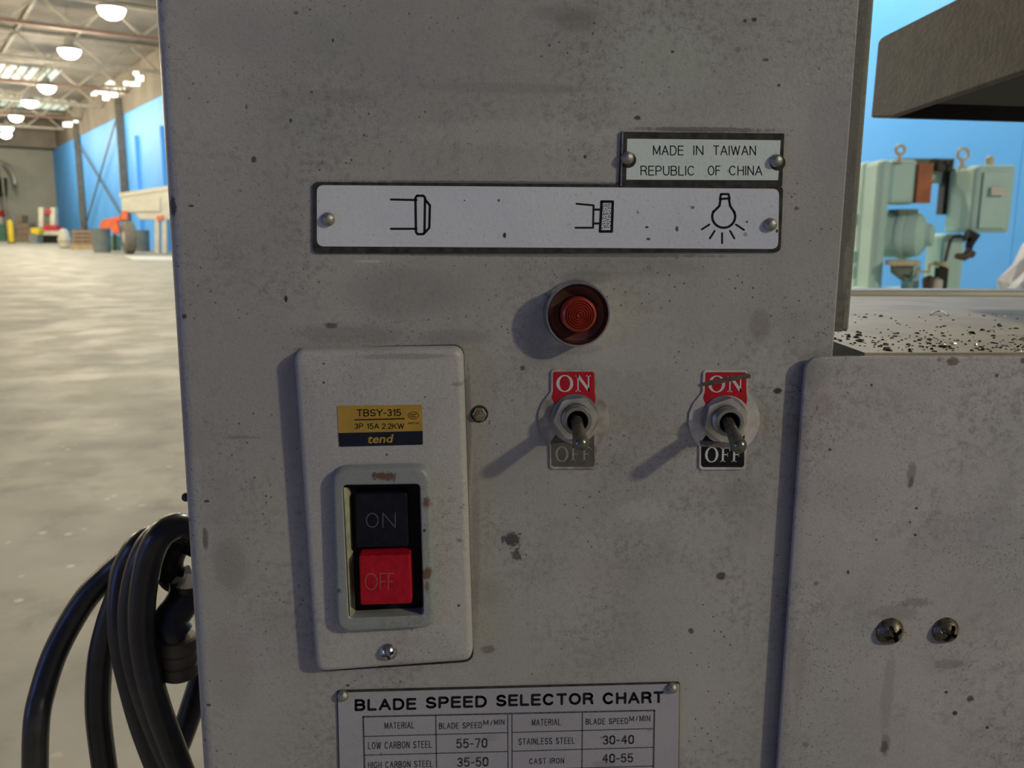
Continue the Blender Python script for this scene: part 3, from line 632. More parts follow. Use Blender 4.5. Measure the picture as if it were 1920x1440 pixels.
build(MB().box(((xl+xr)/2, 0.052, ZT+0.001), (xr-xl, 0.104, 0.002)), 'top_cap', M['panel'], saw, origin=ORG)
# side angle bar seen past the right edge
M['angle'] = paint('angle_bar_paint', (0.20, 0.20, 0.175), (0.12, 0.125, 0.11), stn([(1622, 300, 6, 40, (0.10, 0.08, 0.06), 0.6, 1), (1610, 500, 8, 60, (0.24, 0.24, 0.22), 0.6, 1)]), rough=0.5)
mb = MB(); off = -0.010
P = pw([(1560, -200), (1622, -200), (1581, 622), (1520, 622)], off)
xa = P[2].x
mb.loft([setoff(rpoly([Vector((xr-0.02, -off, ZT)), Vector((xa, -off, ZT)), Vector((xa, -off, P[2].z)), Vector((xr-0.02, -off, P[2].z))], [0, 0, 0.0012, 0], 0), o) for o in (off, off-0.003)])
build(mb, 'angle_flange', M['angle'], saw, origin=ORG)
xb = W(1601, 500, -0.016).x
mb = MB(); zb = W(1590, 620, -0.016).z
mb.box(((xa-0.004+xb)/2, 0.022, (ZT+zb)/2), (xb-xa+0.004, 0.012, ZT-zb))
M['angle_lt'] = paint('angle_bar_edge', (0.27, 0.265, 0.21), (0.19, 0.19, 0.155), [], rough=0.5)
build(mb, 'angle_edge', M['angle_lt'], saw, origin=ORG, bevel=0.001)
# cover panel (lower right)
OC = 0.0045
sp_cover = stn([(1708, 890, 13, 34, GR, 0.75, 0.8), (1708, 905, 6, 16, BR, 0.7, 0.8), (1660, 1395, 13, 32, GR, 0.7, 0.7), (1658, 1400, 8, 18, BR, 0.8, 0.9), (1664, 1300, 16, 110, (0.20, 0.18, 0.16), 0.40, 0.9),
    (1634, 722, 4, 4, DK, 1, 0.3), (1869, 704, 5, 5, DK, 1, 0.3), (1786, 678, 16, 11, (0.10, 0.06, 0.05), 0.9, 0.5), (1762, 674, 7, 6, GR, 0.9, 0.5), (1918, 676, 8, 8, DK, 0.9, 0.4), (1556, 843, 5, 4, DK, 0.9, 0.6), (1532, 765, 3, 8, DK, 0.7, 0.5),
    (1790, 1337, 7, 7, DK, 1, 0.6), (1851, 1364, 5, 5, DK, 1, 0.3), (1774, 1298, 5, 4, DK, 1, 0.5), (1820, 1310, 9, 9, (0.03, 0.05, 0.03), 0.9, 1.6), (1590, 1073, 4, 5, DK, 0.9, 0.6), (1716, 1003, 4, 4, DK, 1, 0.4), (1718, 953, 4, 3, DK, 1, 0.4), (1706, 979, 3, 3, DK, 1, 0.4), (1643, 1012, 4, 3, DK, 0.8, 0.6),
    (1530, 1094, 6, 6, GR, 0.9, 0.6), (1510, 1396, 9, 8, GR, 0.7, 0.5), (1680, 1150, 60, 26, (0.20, 0.17, 0.15), 0.45, 1.2), (1780, 1245, 50, 14, BR, 0.35, 1.2), (1720, 1130, 40, 14, BR, 0.4, 1.4), (1530, 700, 30, 40, GR, 0.35, 1.0), (1540, 760, 26, 30, (0.25, 0.18, 0.16), 0.4, 1.3),
    (1600, 930, 70, 60, (0.30, 0.27, 0.25), 0.3, 1), (1850, 1000, 70, 60, (0.30, 0.30, 0.36), 0.3, 1), (1500, 1250, 14, 120, (0.25, 0.2, 0.18), 0.3, 1)], OC)
M['cover'] = paint('cover_enamel', (0.415, 0.395, 0.37), (0.34, 0.325, 0.32), sp_cover, spots=0.6)
c0 = W(1504, 671, OC); zc = W(1800, 668, OC).z; xc = W(1484, 1060, OC).x
P = [Vector((xc, -OC, zc)), Vector((0.52, -OC, zc)), Vector((0.52, -OC, 0.55)), Vector((xc, -OC, 0.55))]
L = [setoff(rpoly(P, [0.0065, 0.003, 0.003, 0.003], 0), OC-0.0016), setoff(rpoly(P, [0.0065, 0.003, 0.003, 0.003], 0), OC-0.0010), setoff(rpoly(P, [0.0065, 0.003, 0.003, 0.003], 0.0003), OC-0.0003), setoff(rpoly(P, [0.0065, 0.003, 0.003, 0.003], 0.0010), OC)]
build(MB().loft(L), 'cover_panel', M['cover'], saw, smooth=True, origin=ORG)
build(MB().loft([setoff(rpoly(P, [0.0065, 0.003, 0.003, 0.003], 0.0022), 0.0002), setoff(rpoly(P, [0.0065, 0.003, 0.003, 0.003], 0.0022), OC-0.0014)]), 'cover_gap_shade', M['black'], saw)  # black inset sheet stands in for the shade in the gap under the cover
# table with chamfered front corner
zt = zc+0.0006
M['table'] = mat('dusty_iron_table', (0.40, 0.345, 0.25), 0.55, 0.05, 0.10, 25, c2=(0.30, 0.26, 0.19), bump=0.35, bscale=400, bdist=0.0006)
pA = onz(1565, 641, zt); pB = onz(1640, 667, zt); pK = onz(1700, 549, zt)
TP = [Vector((pB.x, 0.0012, zt)), Vector((0.62, 0.0012, zt)), Vector((0.62, pK.y, zt)), Vector((pA.x+0.001, pK.y, zt)), Vector((pA.x, pA.y, zt))]
build(MB().prism(TP, (0, 0, -0.009)), 'table_top', M['table'], saw)
M['lip'] = mat('table_lip', (0.42, 0.40, 0.32), 0.5, 0.1, 0.08, 20)
lp = onz(1700, 560, zt)
build(MB().box(((pA.x+0.62)/2, (pK.y+lp.y)/2+0.012, zt-0.002), (0.62-pA.x, 0.03, 0.012)), 'table_lip', M['lip'], saw, bevel=0.0035)
M['case'] = mat('cabinet_paint', (0.33, 0.32, 0.30), 0.6, 0, 0.1, 20)
build(MB().box(((0.1475+0.6)/2, 0.04+(pK.y-0.04)/2, (zt-0.010)/2), (0.6-0.1475, pK.y-0.045, zt-0.010)), 'base_cabinet', M['case'], saw, bevel=0.003)
build(MB().box(((0.1475+0.5)/2, 0.0205, 0.775), (0.5-0.1475, 0.038, 0.50)), 'front_frame', M['dark_iron'], saw)  # dark colour paints in the shade seen down the table gap
build(MB().box((0.155, 0.022, zt-0.035), (0.015, 0.04, 0.045)), 'gap_shade_block', M['black'], saw)  # added black filler, stands in for the shade in the table corner gap
# saw head arm, top right
M['cast'] = mat('rough_cast_iron_paint', (0.085, 0.08, 0.07), 0.6, 0.1, 0.16, 60, bump=0.6, bscale=260, bdist=0.0008)
nt = M['cast'].node_tree; b_ = nt.nodes['Principled BSDF']; tcc = [n for n in nt.nodes if n.type == 'TEX_COORD'][0].outputs['Object']
old = b_.inputs['Base Color'].links[0].from_socket
geo = nt.nodes.new('ShaderNodeNewGeometry')
c_ = mix(nt, ramp(nt, noise(nt, tcc, 300, 5, 0.7), 0.55, 0.75, 0, 0.5), old, (0.16, 0.155, 0.135))
nt.links.new(c_, b_.inputs['Base Color'])
d1 = ray(712, 438); d1 = Vector((d1.x, d1.y, 0)).normalized(); nf = Vector((d1.y, -d1.x, 0))
P0 = D(1650, 71, 0.72)
FP = [onplane(x, y, P0, nf) for x, y in ((1645, 80), (1650, 72), (1657, 67), (1789, 0), (2010, -112), (2010, 104), (1920, 135), (1672, 220), (1632, 221))]
lo_ = MB()
M['dark_in'] = mat('painted_hollow_shade', (0.012, 0.014, 0.018), 0.7, 0, 0.2, 30)  # near-black colour paints the shade inside the hollow head
th = 0.006
lo_.prism(FP, nf*th)
build(lo_, 'head_side', M['cast'], saw, bevel=0.0018)
far = FP[8]; near = FP[5]; near2 = FP[4]
dp = nf*0.28
mb = MB()
sh = nf*(th*0.9)
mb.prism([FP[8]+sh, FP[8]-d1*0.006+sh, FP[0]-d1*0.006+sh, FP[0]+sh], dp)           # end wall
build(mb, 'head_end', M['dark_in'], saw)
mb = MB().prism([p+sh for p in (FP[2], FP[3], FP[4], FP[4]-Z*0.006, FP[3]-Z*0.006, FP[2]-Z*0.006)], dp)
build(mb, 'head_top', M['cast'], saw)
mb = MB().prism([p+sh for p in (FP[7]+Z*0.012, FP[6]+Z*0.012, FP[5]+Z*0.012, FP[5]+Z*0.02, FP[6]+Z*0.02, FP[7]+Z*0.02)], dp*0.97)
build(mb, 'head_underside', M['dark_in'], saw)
build(MB().prism([p+sh for p in (FP[4]+d1*0.002, FP[4]+d1*0.008, FP[5]+d1*0.008, FP[5]+d1*0.002)], dp*0.98), 'head_cap', M['cast'], saw, bevel=0.001)
build(MB().box((0.50, 0.30, 1.30), (0.05, 0.05, 0.40)), 'head_post', M['cast'], saw, bevel=0.003)

# loose chips on the table
rc = random.Random(11); mb = MB(); mb2 = MB()
for i in range(1000):
    if i < 760: x = 0.15+rc.random()*0.26; y = 0.003+abs(rc.gauss(0, 0.042))
    else: x = 0.15+rc.random()*0.4; y = 0.003+rc.random()*0.16
    if x < pA.x+0.003 or x > 0.61: continue
    s_ = rc.uniform(0.0003, 0.0008)*(1.7 if rc.random() < 0.12 else 0.9); h = s_*rc.uniform(0.5, 1.1); el = rc.uniform(0.7, 2.2); an = rc.uniform(0, PI)
    n = 5; base_ = []; top_ = []
    for k in range(n):
        a_ = 2*PI*k/n+rc.uniform(-.3, .3); u = s_*el*math.cos(a_)*rc.uniform(.7, 1.2); v_ = s_*math.sin(a_)*rc.uniform(.7, 1.2)
        q = Vector((x+u*math.cos(an)-v_*math.sin(an), y+u*math.sin(an)+v_*math.cos(an), zt)); base_.append(q); top_.append(q*0.55+Vector((x, y, zt))*0.45+Z*h)
    (mb if rc.random() < 0.86 else mb2).loft([base_, top_])
M['chip'] = mat('burnt_steel_chip', (0.035, 0.028, 0.022), 0.6, 0.2, 0.2, 500)
M['chip_lt'] = mat('bright_metal_chip', (0.60, 0.56, 0.42), 0.35, 0.6, 0.1, 500)
tag(build(mb, 'metal_chips', M['chip']), 'dark metal chips strewn over the saw table top', 'metal chips', kind='stuff')
tag(build(mb2, 'bright_chips', M['chip_lt']), 'small pale metal flecks among the dark chips on the table', 'metal chips', kind='stuff')
cs = [onz(x, y, zt+0.0006) for x, y in ((1745, 590), (1752, 587), (1762, 586), (1770, 588), (1778, 591))]
cs = [Vector((p.x, p.y, zt+0.0006+0.001*math.sin(i*PI/4))) for i, p in enumerate(cs)]
tag(build(MB().tube(cs, 0.0005, 6), 'steel_shaving', M['chip_lt'], smooth=True), 'long pale curled shaving lying alone on the table', 'shaving')

# ---- plates on the column
def rivet(px, py, rpx, off, parent, name='rivet', m=None):
    p = W(px, py, off+0.0012); r = rpx*0.0002
    prof = [(r*1.02, -0.0013), (r, -0.0009)]+[(r*math.cos(a_), -0.0009+0.0019*math.sin(a_)) for a_ in [PI/2*k/6 for k in range(1, 6)]]+[(0.00001, 0.0010)]
    return build(MB().lathe(p, (0, -1, 0), prof, 22, cap1=True), name, m or M['rivet'], parent, True)
def dirtyplate(name, off0, black, white, rb, rw, m, parent=saw):
    t = thing(name, None, None, W(*black[3]), parent=parent)
    build(plate(black, rb, off0, 0.0008, 0.00015), 'backing_plate', M['plate_black'], t, origin=ORG)
    build(plate(white, rw, 0.0006, 0.00088, 0.00005), 'enamel_face', m, t, origin=ORG)
    return t
def face_mat(name, c1, c2, st_, g=0.3):
    return paint(name, c1, c2, stn(st_), grime=g, rough=0.38, spots=0.25, grain=0.3)
OT = 0.00092
fm = face_mat('symbol_plate_face', (0.60, 0.64, 0.67), (0.53, 0.55, 0.64), [(946, 441, 4, 7, DK, 1, 0.6), (1212, 426, 5, 3, DK, 1, 0.8), (1268, 429, 4, 7, DK, 0.9, 0.5), (1297, 389, 6, 4, GR, 0.9, 0.9), (1215, 448, 5, 3, DK, 0.9, 0.9), (1399, 416, 3, 3, DK, 1, 0.3), (935, 376, 3, 4, DK, 0.9, 0.5), (871, 376, 3, 2, DK, 0.8, 0.5), (1455, 433, 3, 4, DK, 1, 0.3), (1396, 439, 5, 5, GR, 0.6, 0.5), (1195, 398, 2, 4, DK, 0.8, 0.5)])
t = dirtyplate('symbol_plate', 0.0, [(586, 341), (1469, 348), (1464, 473), (586, 475)], [(594, 347), (1461, 354), (1459, 467), (594, 462)], 0.0022, 0.0026, fm)
t['label'] = 'long narrow enamel plate with knob and bulb symbols'
k_ = MB()
stroke(k_, [(733, 374), (781, 375)], 4, OT); stroke(k_, [(733, 429), (781, 429)], 4, OT)
stroke(k_, [(782, 367), (794, 367), (797, 371), (796, 436), (793, 439), (783, 439), (780, 435), (779, 371)], 4.5, OT, True)
stroke(k_, [(797, 374), (806, 385), (805, 427), (795, 438)], 4.5, OT)
build(k_, 'knob_symbol', M['ink'], t, keepface=True)['kind'] = 'stuff'; k_ = MB()
stroke(k_, [(1081, 382), (1113, 385), (1112, 427), (1079, 427)], 3.6, OT); stroke(k_, [(1113, 393), (1125, 393)], 4, OT); stroke(k_, [(1113, 419), (1125, 419)], 4, OT)
stroke(k_, [(1128, 378), (1149, 378), (1147, 434), (1125, 434)], 5, OT, True)
rd = random.Random(5)
for yy in range(383, 431, 4):
    for xx in range(1130, 1146, 4):
        x_ = xx+rd.uniform(-1, 1)+(2 if (yy//4) % 2 else 0); y_ = yy+rd.uniform(-1, 1)
        k_.flat([W(x_+1.3*math.cos(q), y_+1.1*math.sin(q), OT) for q in [k*PI/3 for k in range(6)]])
build(k_, 'dial_symbol', M['ink'], t, keepface=True)['kind'] = 'stuff'; k_ = MB()
stroke(k_, [(1352, 364), (1366, 364), (1368, 372), (1350, 373)], 4.2, OT, True)
stroke(k_, [(1351, 374), (1349, 386), (1338, 397)], 4.5, OT); stroke(k_, [(1367, 374), (1369, 386), (1377, 398)], 4.5, OT)
stroke(k_, [(1357+21.5*math.cos(q), 406+21*math.sin(q)) for q in [math.radians(-28+k*(236)/22) for k in range(23)]], 4.5, OT)
for a_, b_ in (((1316, 430), (1330, 421)), ((1331, 447), (1340, 433)), ((1354, 456), (1354, 437)), ((1377, 447), (1369, 433)), ((1395, 431), (1380, 421))): stroke(k_, [a_, b_], 3.6, OT)
build(k_, 'bulb_symbol', M['ink'], t, keepface=True)['kind'] = 'stuff'
rivet(614, 411, 12.5, 0.0009, t); rivet(1446, 421, 12.5, 0.0009, t)
fm = face_mat('origin_plate_face', (0.60, 0.68, 0.66), (0.54, 0.61, 0.60), [(1365, 321, 4, 3, GR, 0.6, 0.5)], 0.2)
t = dirtyplate('origin_plate', 0.0, [(1165, 247), (1471, 250), (1467, 349), (1160, 346)], [(1176, 260), (1464, 263), (1459, 338), (1174, 337)], 0.0004, 0.0003, fm)
t['label'] = 'small plate reading MADE IN TAIWAN REPUBLIC OF CHINA'
build(MB().box(((W(1165, 300).x), -0.0005, W(1165, 298).z), (0.0006, 0.0012, 0.0195)), 'bent_edge', M['steel'], t)
k_ = MB()
for s_, x0, x1 in (('MADE', 1224.5, 1282), ('IN', 1300, 1319), ('TAIWAN', 1337, 1417.5)): stext(k_, s_, rect(x0, 272.5, x1, 291, 0.006), OT, 1.9, 0.32)
for s_, x0, x1 in (('REPUBLIC', 1201, 1303), ('OF', 1327, 1351), ('CHINA', 1367, 1429.5)): stext(k_, s_, rect(x0, 310.5, x1, 329, 0.003), OT, 1.9, 0.32)
build(k_, 'lettering', M['ink'], t, keepface=True)['kind'] = 'stuff'
for x, y in ((1177, 296), (1457, 301)):
    build(MB().flat([W(x+1+15*math.cos(q), y+4+15*math.sin(q), OT+0.00001) for q in [k*PI/9 for k in range(18)]]), 'rivet_notch_disc', M['plate_black'], t, keepface=True)  # black notch disc behind the rivet, set slightly lower
    rivet(x, y, 12, 0.0010, t)
# chart plate
fm = face_mat('chart_face', (0.345, 0.34, 0.365), (0.30, 0.295, 0.335), [(1128, 1381, 6, 4, GR, 0.7, 0.6), (1217, 1367, 6, 3, GR, 0.7, 0.6), (885, 1420, 30, 10, GR, 0.2, 0.9), (920, 1380, 20, 12, GR, 0.3, 0.9), (1130, 1432, 30, 14, GR, 0.35, 0.9), (715, 1411, 4, 3, GR, 0.8, 0.5)], 0.4)
t = thing('speed_chart', 'aluminium BLADE SPEED SELECTOR CHART plate at the bottom', None, W(950, 1560), parent=saw)
build(plate([(631, 1295), (1275, 1279), (1270, 1720), (643, 1745)], 0.0012, 0.0, 0.0006, 0.0001), 'backing_plate', M['plate_black'], t, origin=ORG)
build(plate([(633, 1299), (1274, 1282), (1268, 1716), (645, 1740)], 0.0010, 0.0004, 0.00075, 0.00005), 'metal_face', fm, t, origin=ORG)
OT2 = 0.0008; k_ = MB()
def lin(a_, b_, w_): stroke(k_, [a_, b_], w_, OT2)
for s_, x0, x1, y0, y1 in (('BLADE', 665, 781, 1311, 1333.5), ('SPEED', 798, 913, 1306.5, 1329), ('SELECTOR', 930, 1113, 1302.5, 1325), ('CHART', 1130, 1244.5, 1298.5, 1321)): stext(k_, s_, rect(x0, y0, x1, y1, -0.022), OT2, 4.8, 0.42)
build(k_, 'chart_title', M['ink'], t, keepface=True)['kind'] = 'stuff'; k_ = MB()
lin((681, 1344), (1227, 1332), 3); lin((681, 1344), (690, 1700), 3.2); lin((1227, 1332), (1221, 1700), 3.2)
lin((817, 1341), (823, 1700), 2.2); lin((952, 1338), (954, 1700), 2); lin((960, 1338), (961, 1700), 2); lin((1092, 1335), (1089, 1700), 2.2)
for i in range(9):
    y = 1381+i*35.2; xs = i*0.4
    lin((682+xs, y), (952, y-7.3), 1.9); lin((960, y-7.6), (1225, y-15), 1.9)
stext(k_, 'MATERIAL', rect(721, 1354.5, 777, 1367, -0.02), OT2, 1.7, 0.5); stext(k_, 'BLADE SPEED', rect(823, 1355.5, 904, 1367, -0.02), OT2, 1.7, 0.5)
stext(k_, 'M', rect(906, 1350, 916, 1360, -0.02), OT2, 1.7, 0.5); stext(k_, '/', rect(919, 1351, 924, 1360, -0.02), OT2, 1.7, 0.5); stext(k_, 'MIN', rect(926, 1349, 946, 1359.5, -0.02), OT2, 1.7, 0.5)
stext(k_, 'MATERIAL', rect(997, 1348.5, 1052, 1361, -0.02), OT2, 1.7, 0.5); stext(k_, 'BLADE SPEED', rect(1098, 1347.5, 1178, 1359, -0.02), OT2, 1.7, 0.5)
stext(k_, 'M', rect(1180, 1342.5, 1189, 1353, -0.02), OT2, 1.7, 0.5); stext(k_, '/', rect(1192, 1343, 1196, 1352, -0.02), OT2, 1.7, 0.5); stext(k_, 'MIN', rect(1199, 1341.5, 1219.5, 1353, -0.02), OT2, 1.7, 0.5)
stext(k_, 'LOW CARBON STEEL', rect(690, 1391.5, 810, 1405, -0.022), OT2, 1.7, 0.5); stext(k_, '55-70', rect(855.5, 1385, 914, 1403.5, -0.022), OT2, 2.9, 0.34)
stext(k_, 'STAINLESS STEEL', rect(972, 1384.5, 1078, 1397, -0.022), OT2, 1.7, 0.5); stext(k_, '30-40', rect(1130, 1379, 1189, 1396.5, -0.022), OT2, 2.9, 0.34)
stext(k_, 'HIGH CARBON STEEL', rect(690, 1428.5, 812, 1441, -0.022), OT2, 1.7, 0.5); stext(k_, '35-50', rect(857, 1420.5, 916, 1438.5, -0.022), OT2, 2.9, 0.34)
stext(k_, 'CAST IRON', rect(992, 1422, 1058, 1433, -0.022), OT2, 1.7, 0.5); stext(k_, '40-55', rect(1129, 1413.5, 1187.5, 1431, -0.022), OT2, 2.9, 0.34)
build(k_, 'chart_print', M['ink_worn'], t, keepface=True)['kind'] = 'stuff'
rivet(642, 1307, 11.5, 0.0007, t); rivet(1261, 1292, 11.5, 0.0007, t)

# ---- push-button station
MBX = paint('switch_box_enamel', (0.43, 0.42, 0.395), (0.37, 0.36, 0.355), stn([(720, 1251, 12, 3.5, DK, 1, 1.6), (655, 925, 30, 16, (0.36, 0.36, 0.38), 0.4, 0.8), (860, 1135, 4, 4, DK, 0.9, 0.5), (862, 1013, 6, 5, GR, 0.8, 0.8), (862, 720, 16, 6, GR, 0.6, 1.2), (607, 682, 3, 2, DK, 0.9, 0.4),
    (568, 907, 3, 2, DK, 0.9, 0.4), (760, 668, 110, 7, GR, 0.45, 0.9), (770, 1240, 70, 7, (0.28, 0.25, 0.2), 0.35, 0.9), (607, 717, 3, 3, DK, 0.9, 0.4), (797, 744, 2, 2, DK, 0.9, 0.3), (725, 852, 3, 3, DK, 0.8, 0.5), (760, 1200, 50, 14, (0.3, 0.27, 0.22), 0.3, 1)], 0.006), grime=0.6, spots=0.35, rough=0.4)
t = thing('push_button_station', 'raised cream box holding the black ON and red OFF push buttons', None, W(735, 1262), parent=saw)
HB = 0.0062
QB = [(548, 657), (868, 652), (887, 1241), (591, 1263)]
P = pw(QB, HB); hole = pw([(640, 908), (790, 906), (796, 1156), (652, 1162)], HB)
r = 0.0045; n = 6
lo = [setoff(rpoly(P, r, -0.0003, n), 0), setoff(rpoly(P, r, 0, n), HB*0.45), setoff(rpoly(P, r, 0.0004, n), HB-0.0012), setoff(rpoly(P, r, 0.0012, n), HB-0.0003), setoff(rpoly(P, r, 0.0026, n), HB), setoff(rpoly(hole, 0.002, 0, n), HB), setoff(rpoly(hole, 0.002, 0, n), 0.001)]
build(MB().loft(lo, cap0=False, cap1=True), 'box_cover', MBX, t, True, origin=ORG)
HZ = HB+0.0042
build(plate([(551, 653), (870, 646), (888.5, 1241), (595, 1260)], 0.0046, 0.0, 0.0009, 0.0002), 'contact_outline', M['plate_black'], t, origin=ORG)  # added black plate, stands in for the contact grime line around the box
QZ = [(621, 880), (806, 876), (816, 1178), (631, 1188)]
P = pw(QZ, HZ); inn = pw([(642, 910), (787, 908), (794, 1154), (654, 1160)], HZ)
MZ = paint('bezel_grey', (0.27, 0.29, 0.28), (0.22, 0.24, 0.24), stn([(722, 893, 26, 12, (0.10, 0.04, 0.02), 0.9, 1.5), (800, 945, 10, 14, (0.10, 0.04, 0.025), 0.9, 1.4), (802, 1075, 11, 14, (0.11, 0.05, 0.02), 0.9, 1.3), (796, 995, 4, 5, DK, 0.9, 0.8), (800, 1100, 6, 14, BR, 0.7, 1.2), (636, 1108, 5, 6, DK, 0.7, 0.9)], HZ), grime=0.5, spots=0.3, rough=0.45)
r = 0.0062
lo = [setoff(rpoly(P, r, -0.0006, n), HB-0.0002), setoff(rpoly(P, r, 0, n), HZ-0.0012), setoff(rpoly(P, r, 0.0008, n), HZ-0.0002), setoff(rpoly(P, r, 0.0016, n), HZ), setoff(rpoly(inn, 0.0018, -0.0004, n), HZ), setoff(rpoly(inn, 0.0018, 0, n), HZ-0.0004), setoff(rpoly(inn, 0.0018, 0.0001, n), 0.0015)]
build(MB().loft(lo, cap0=False, cap1=False), 'bezel', MZ, t, True, origin=ORG)
M['cream_in'] = mat('cream_inner_wall', (0.42, 0.42, 0.28), 0.5, 0, 0.15, 200)
a_, b_ = W(651, 914, 0.004), W(662, 1150, 0.004)
mb = MB().loft([[W(644, 914, HZ-0.0005), W(652, 914, 0.004), W(662, 1154, 0.004), W(656, 1156, HZ-0.0005)], [W(646, 914, HZ-0.0005), W(657, 914, 0.004), W(667, 1154, 0.004), W(658, 1156, HZ-0.0005)]])
build(mb, 'inner_guide', M['cream_in'], t)
build(plate([(640, 906), (792, 904), (798, 1158), (652, 1164)], 0.001, 0.0005, 0.0035), 'switch_base', M['black'], t)
def button(name, Q, h0, h1, mats, word, wq, lab):
    P = pw(Q, h1); mb = MB()
    mb.loft([setoff(rpoly(P, 0.0008, -0.0002, 4), h0), setoff(rpoly(P, 0.0008, 0, 4), h1-0.0004), setoff(rpoly(P, 0.0008, 0.0004, 4), h1)])
    k2 = MB()
    x0, y0, x1, y1, sl = wq; cw = (x1-x0)
    if word == 'ON':
        stroke(k2, [(x0+11+11*math.cos(q), (y0+y1)/2+13*math.sin(q)) for q in [k*PI/9 for k in range(18)]], 1.7, h1+0.00006, True)
        xs = x0+31; stroke(k2, [(xs, y1), (xs, y0), (x1, y1), (x1, y0)], 1.7, h1+0.00006)
    else:
        stroke(k2, [(x0+11+11*math.cos(q), (y0+y1)/2+15*math.sin(q)) for q in [k*PI/9 for k in range(18)]], 1.7, h1+0.00006, True)
        xs = x0+28; stroke(k2, [(xs, y1), (xs, y0), (xs+11, y0)], 1.7, h1+0.00006); stroke(k2, [(xs, (y0+y1)/2), (xs+10, (y0+y1)/2)], 1.7, h1+0.00006)
        xs = x0+43; stroke(k2, [(xs, y1), (xs, y0), (xs+11, y0)], 1.7, h1+0.00006); stroke(k2, [(xs, (y0+y1)/2), (xs+9, (y0+y1)/2)], 1.7, h1+0.00006)
    mb.add(k2.v, k2.f, 1)
    o = build(mb, name, mats, t); o['label'] = lab; return o
M['btn_blk'] = mat('black_button', (0.009, 0.010, 0.018), 0.55, 0, 0.15, 300, spec=0.15)
M['btn_red'] = mat('red_button', (0.42, 0.008, 0.022), 0.5, 0, 0.12, 300, spec=0.15, bump=0.2)
M['etch_g'] = mat('etched_grey', (0.10, 0.10, 0.10), 0.5, 0, 0.1, 300); M['etch_r'] = mat('etched_red', (0.40, 0.10, 0.07), 0.5, 0, 0.1, 300)
M['btn_red_side'] = M['btn_red']
button('push_button', [(666, 927), (763, 925), (766, 1025), (668, 1028)], 0.003, 0.0078, [M['btn_blk'], M['etch_g']], 'ON', (687, 962, 741, 989, 0), 'black ON button')
button('push_button', [(673, 1043), (769, 1041), (772, 1132), (676, 1135)], 0.003, 0.0125, [M['btn_red'], M['etch_r']], 'OFF', (685, 1075, 739, 1106, 0), 'red OFF button')
# rating label
M['gold'] = mat('gold_label', (0.40, 0.25, 0.035), 0.4, 0, 0.08, 150); M['navy'] = mat('navy_band', (0.012, 0.016, 0.03), 0.4, 0, 0.1, 100, spec=0.15)
lb = MB(); LQ = [(632, 761), (791, 759), (793, 833), (636, 838)]
lb.loft([setoff(rpoly(pw(LQ, HB+0.0002), 0.0005, 0, 4), HB-0.0001), setoff(rpoly(pw(LQ, HB+0.0002), 0.0005, 0, 4), HB+0.0002)], mi=0)
o1 = HB+0.00023; o2 = HB+0.00026
lb.flat([W(634.5, 812, o1), W(792.5, 808, o1), W(792.8, 832.5, o1), W(791.3, 833.6, o1), W(638, 837.6, o1), W(636.2, 836.5, o1)], 1)
stext(lb, 'TBSY-315', rect(669, 767.5, 752, 781, -0.008), o2, 1.9, 0.28, 2)
stroke(lb, [(665, 787.3), (758, 785)], 2.2, o2, mi=2)
for s_, x0, x1 in (('3P', 665, 681), ('15A', 688, 711), ('2.2KW', 716, 758)): stext(lb, s_, rect(x0, 794, x1, 804.5, -0.012), o2, 1.5, 0.3, 2)
text(lb, 'tend', [(691, 815.5), (738, 814), (735, 830), (688, 831.5)], o2, 0.02, 3)
stroke(lb, [(775+10*math.cos(q), 779+6.5*math.sin(q)) for q in [k*PI/9 for k in range(18)]], 1.0, o2, True, 2)
for dx in (-4, 0, 4): stroke(lb, [(775+dx+2.2*math.cos(q), 779+2.8*math.sin(q)) for q in [math.radians(50+k*26) for k in range(11)]], 1.0, o2, mi=2)
text(lb, 'A007102', rect(764, 792, 786, 795.5, -0.01), o2, 0, 2)
build(lb, 'rating_label', [M['gold'], M['navy'], M['ink'], M['gold']], t)
def phillips(px, py, rpx, off, parent, m, h=0.0028, tilt=0.0, rot=0.4, flat_=1.0, name='screw'):
    c = W(px, py, off+h*0.6); c = Vector((c.x, -off, c.z)); R = rpx*0.0002
    nr, na = 18, 56; vs = []; fs = []
    u = Vector((math.cos(rot), 0, math.sin(rot))); v_ = Vector((-math.sin(rot), 0, math.cos(rot)))
    for i in range(nr+1):
        rr_ = R*i/nr
        for k in range(na):
            a_ = 2*PI*k/na; X_, Y_ = rr_*math.cos(a_), rr_*math.sin(a_)
            z_ = h*(1-(rr_/R)**2.4*0.92)
            wd = 0.11*R*(1+0.4*(1-rr_/R)); ln = 0.62*R
            if (abs(X_) < wd and abs(Y_) < ln) or (abs(Y_) < wd and abs(X_) < ln) or rr_ < 0.2*R:
                z_ -= h*0.75*(1-0.5*rr_/R)
            vs.append(c+u*X_+v_*Y_+Vector((0, -z_, 0)))
    for k in range(na): vs.append(c+u*(R*math.cos(2*PI*k/na))+v_*(R*math.sin(2*PI*k/na)))
    for i in range(nr+1):
        for k in range(na): fs.append((i*na+k, i*na+(k+1) % na, (i+1)*na+(k+1) % na, (i+1)*na+k))
    return build(MB().add(vs, fs), name, m, parent, True)
phillips(727, 1226, 18, HB, t, M['chrome'], rot=0.35)
build(plate([(682, 651), (736, 651), (736, 656), (682, 656)], 0.0004, 0.0, 0.0012), 'latch_tab', M['steel'], t)

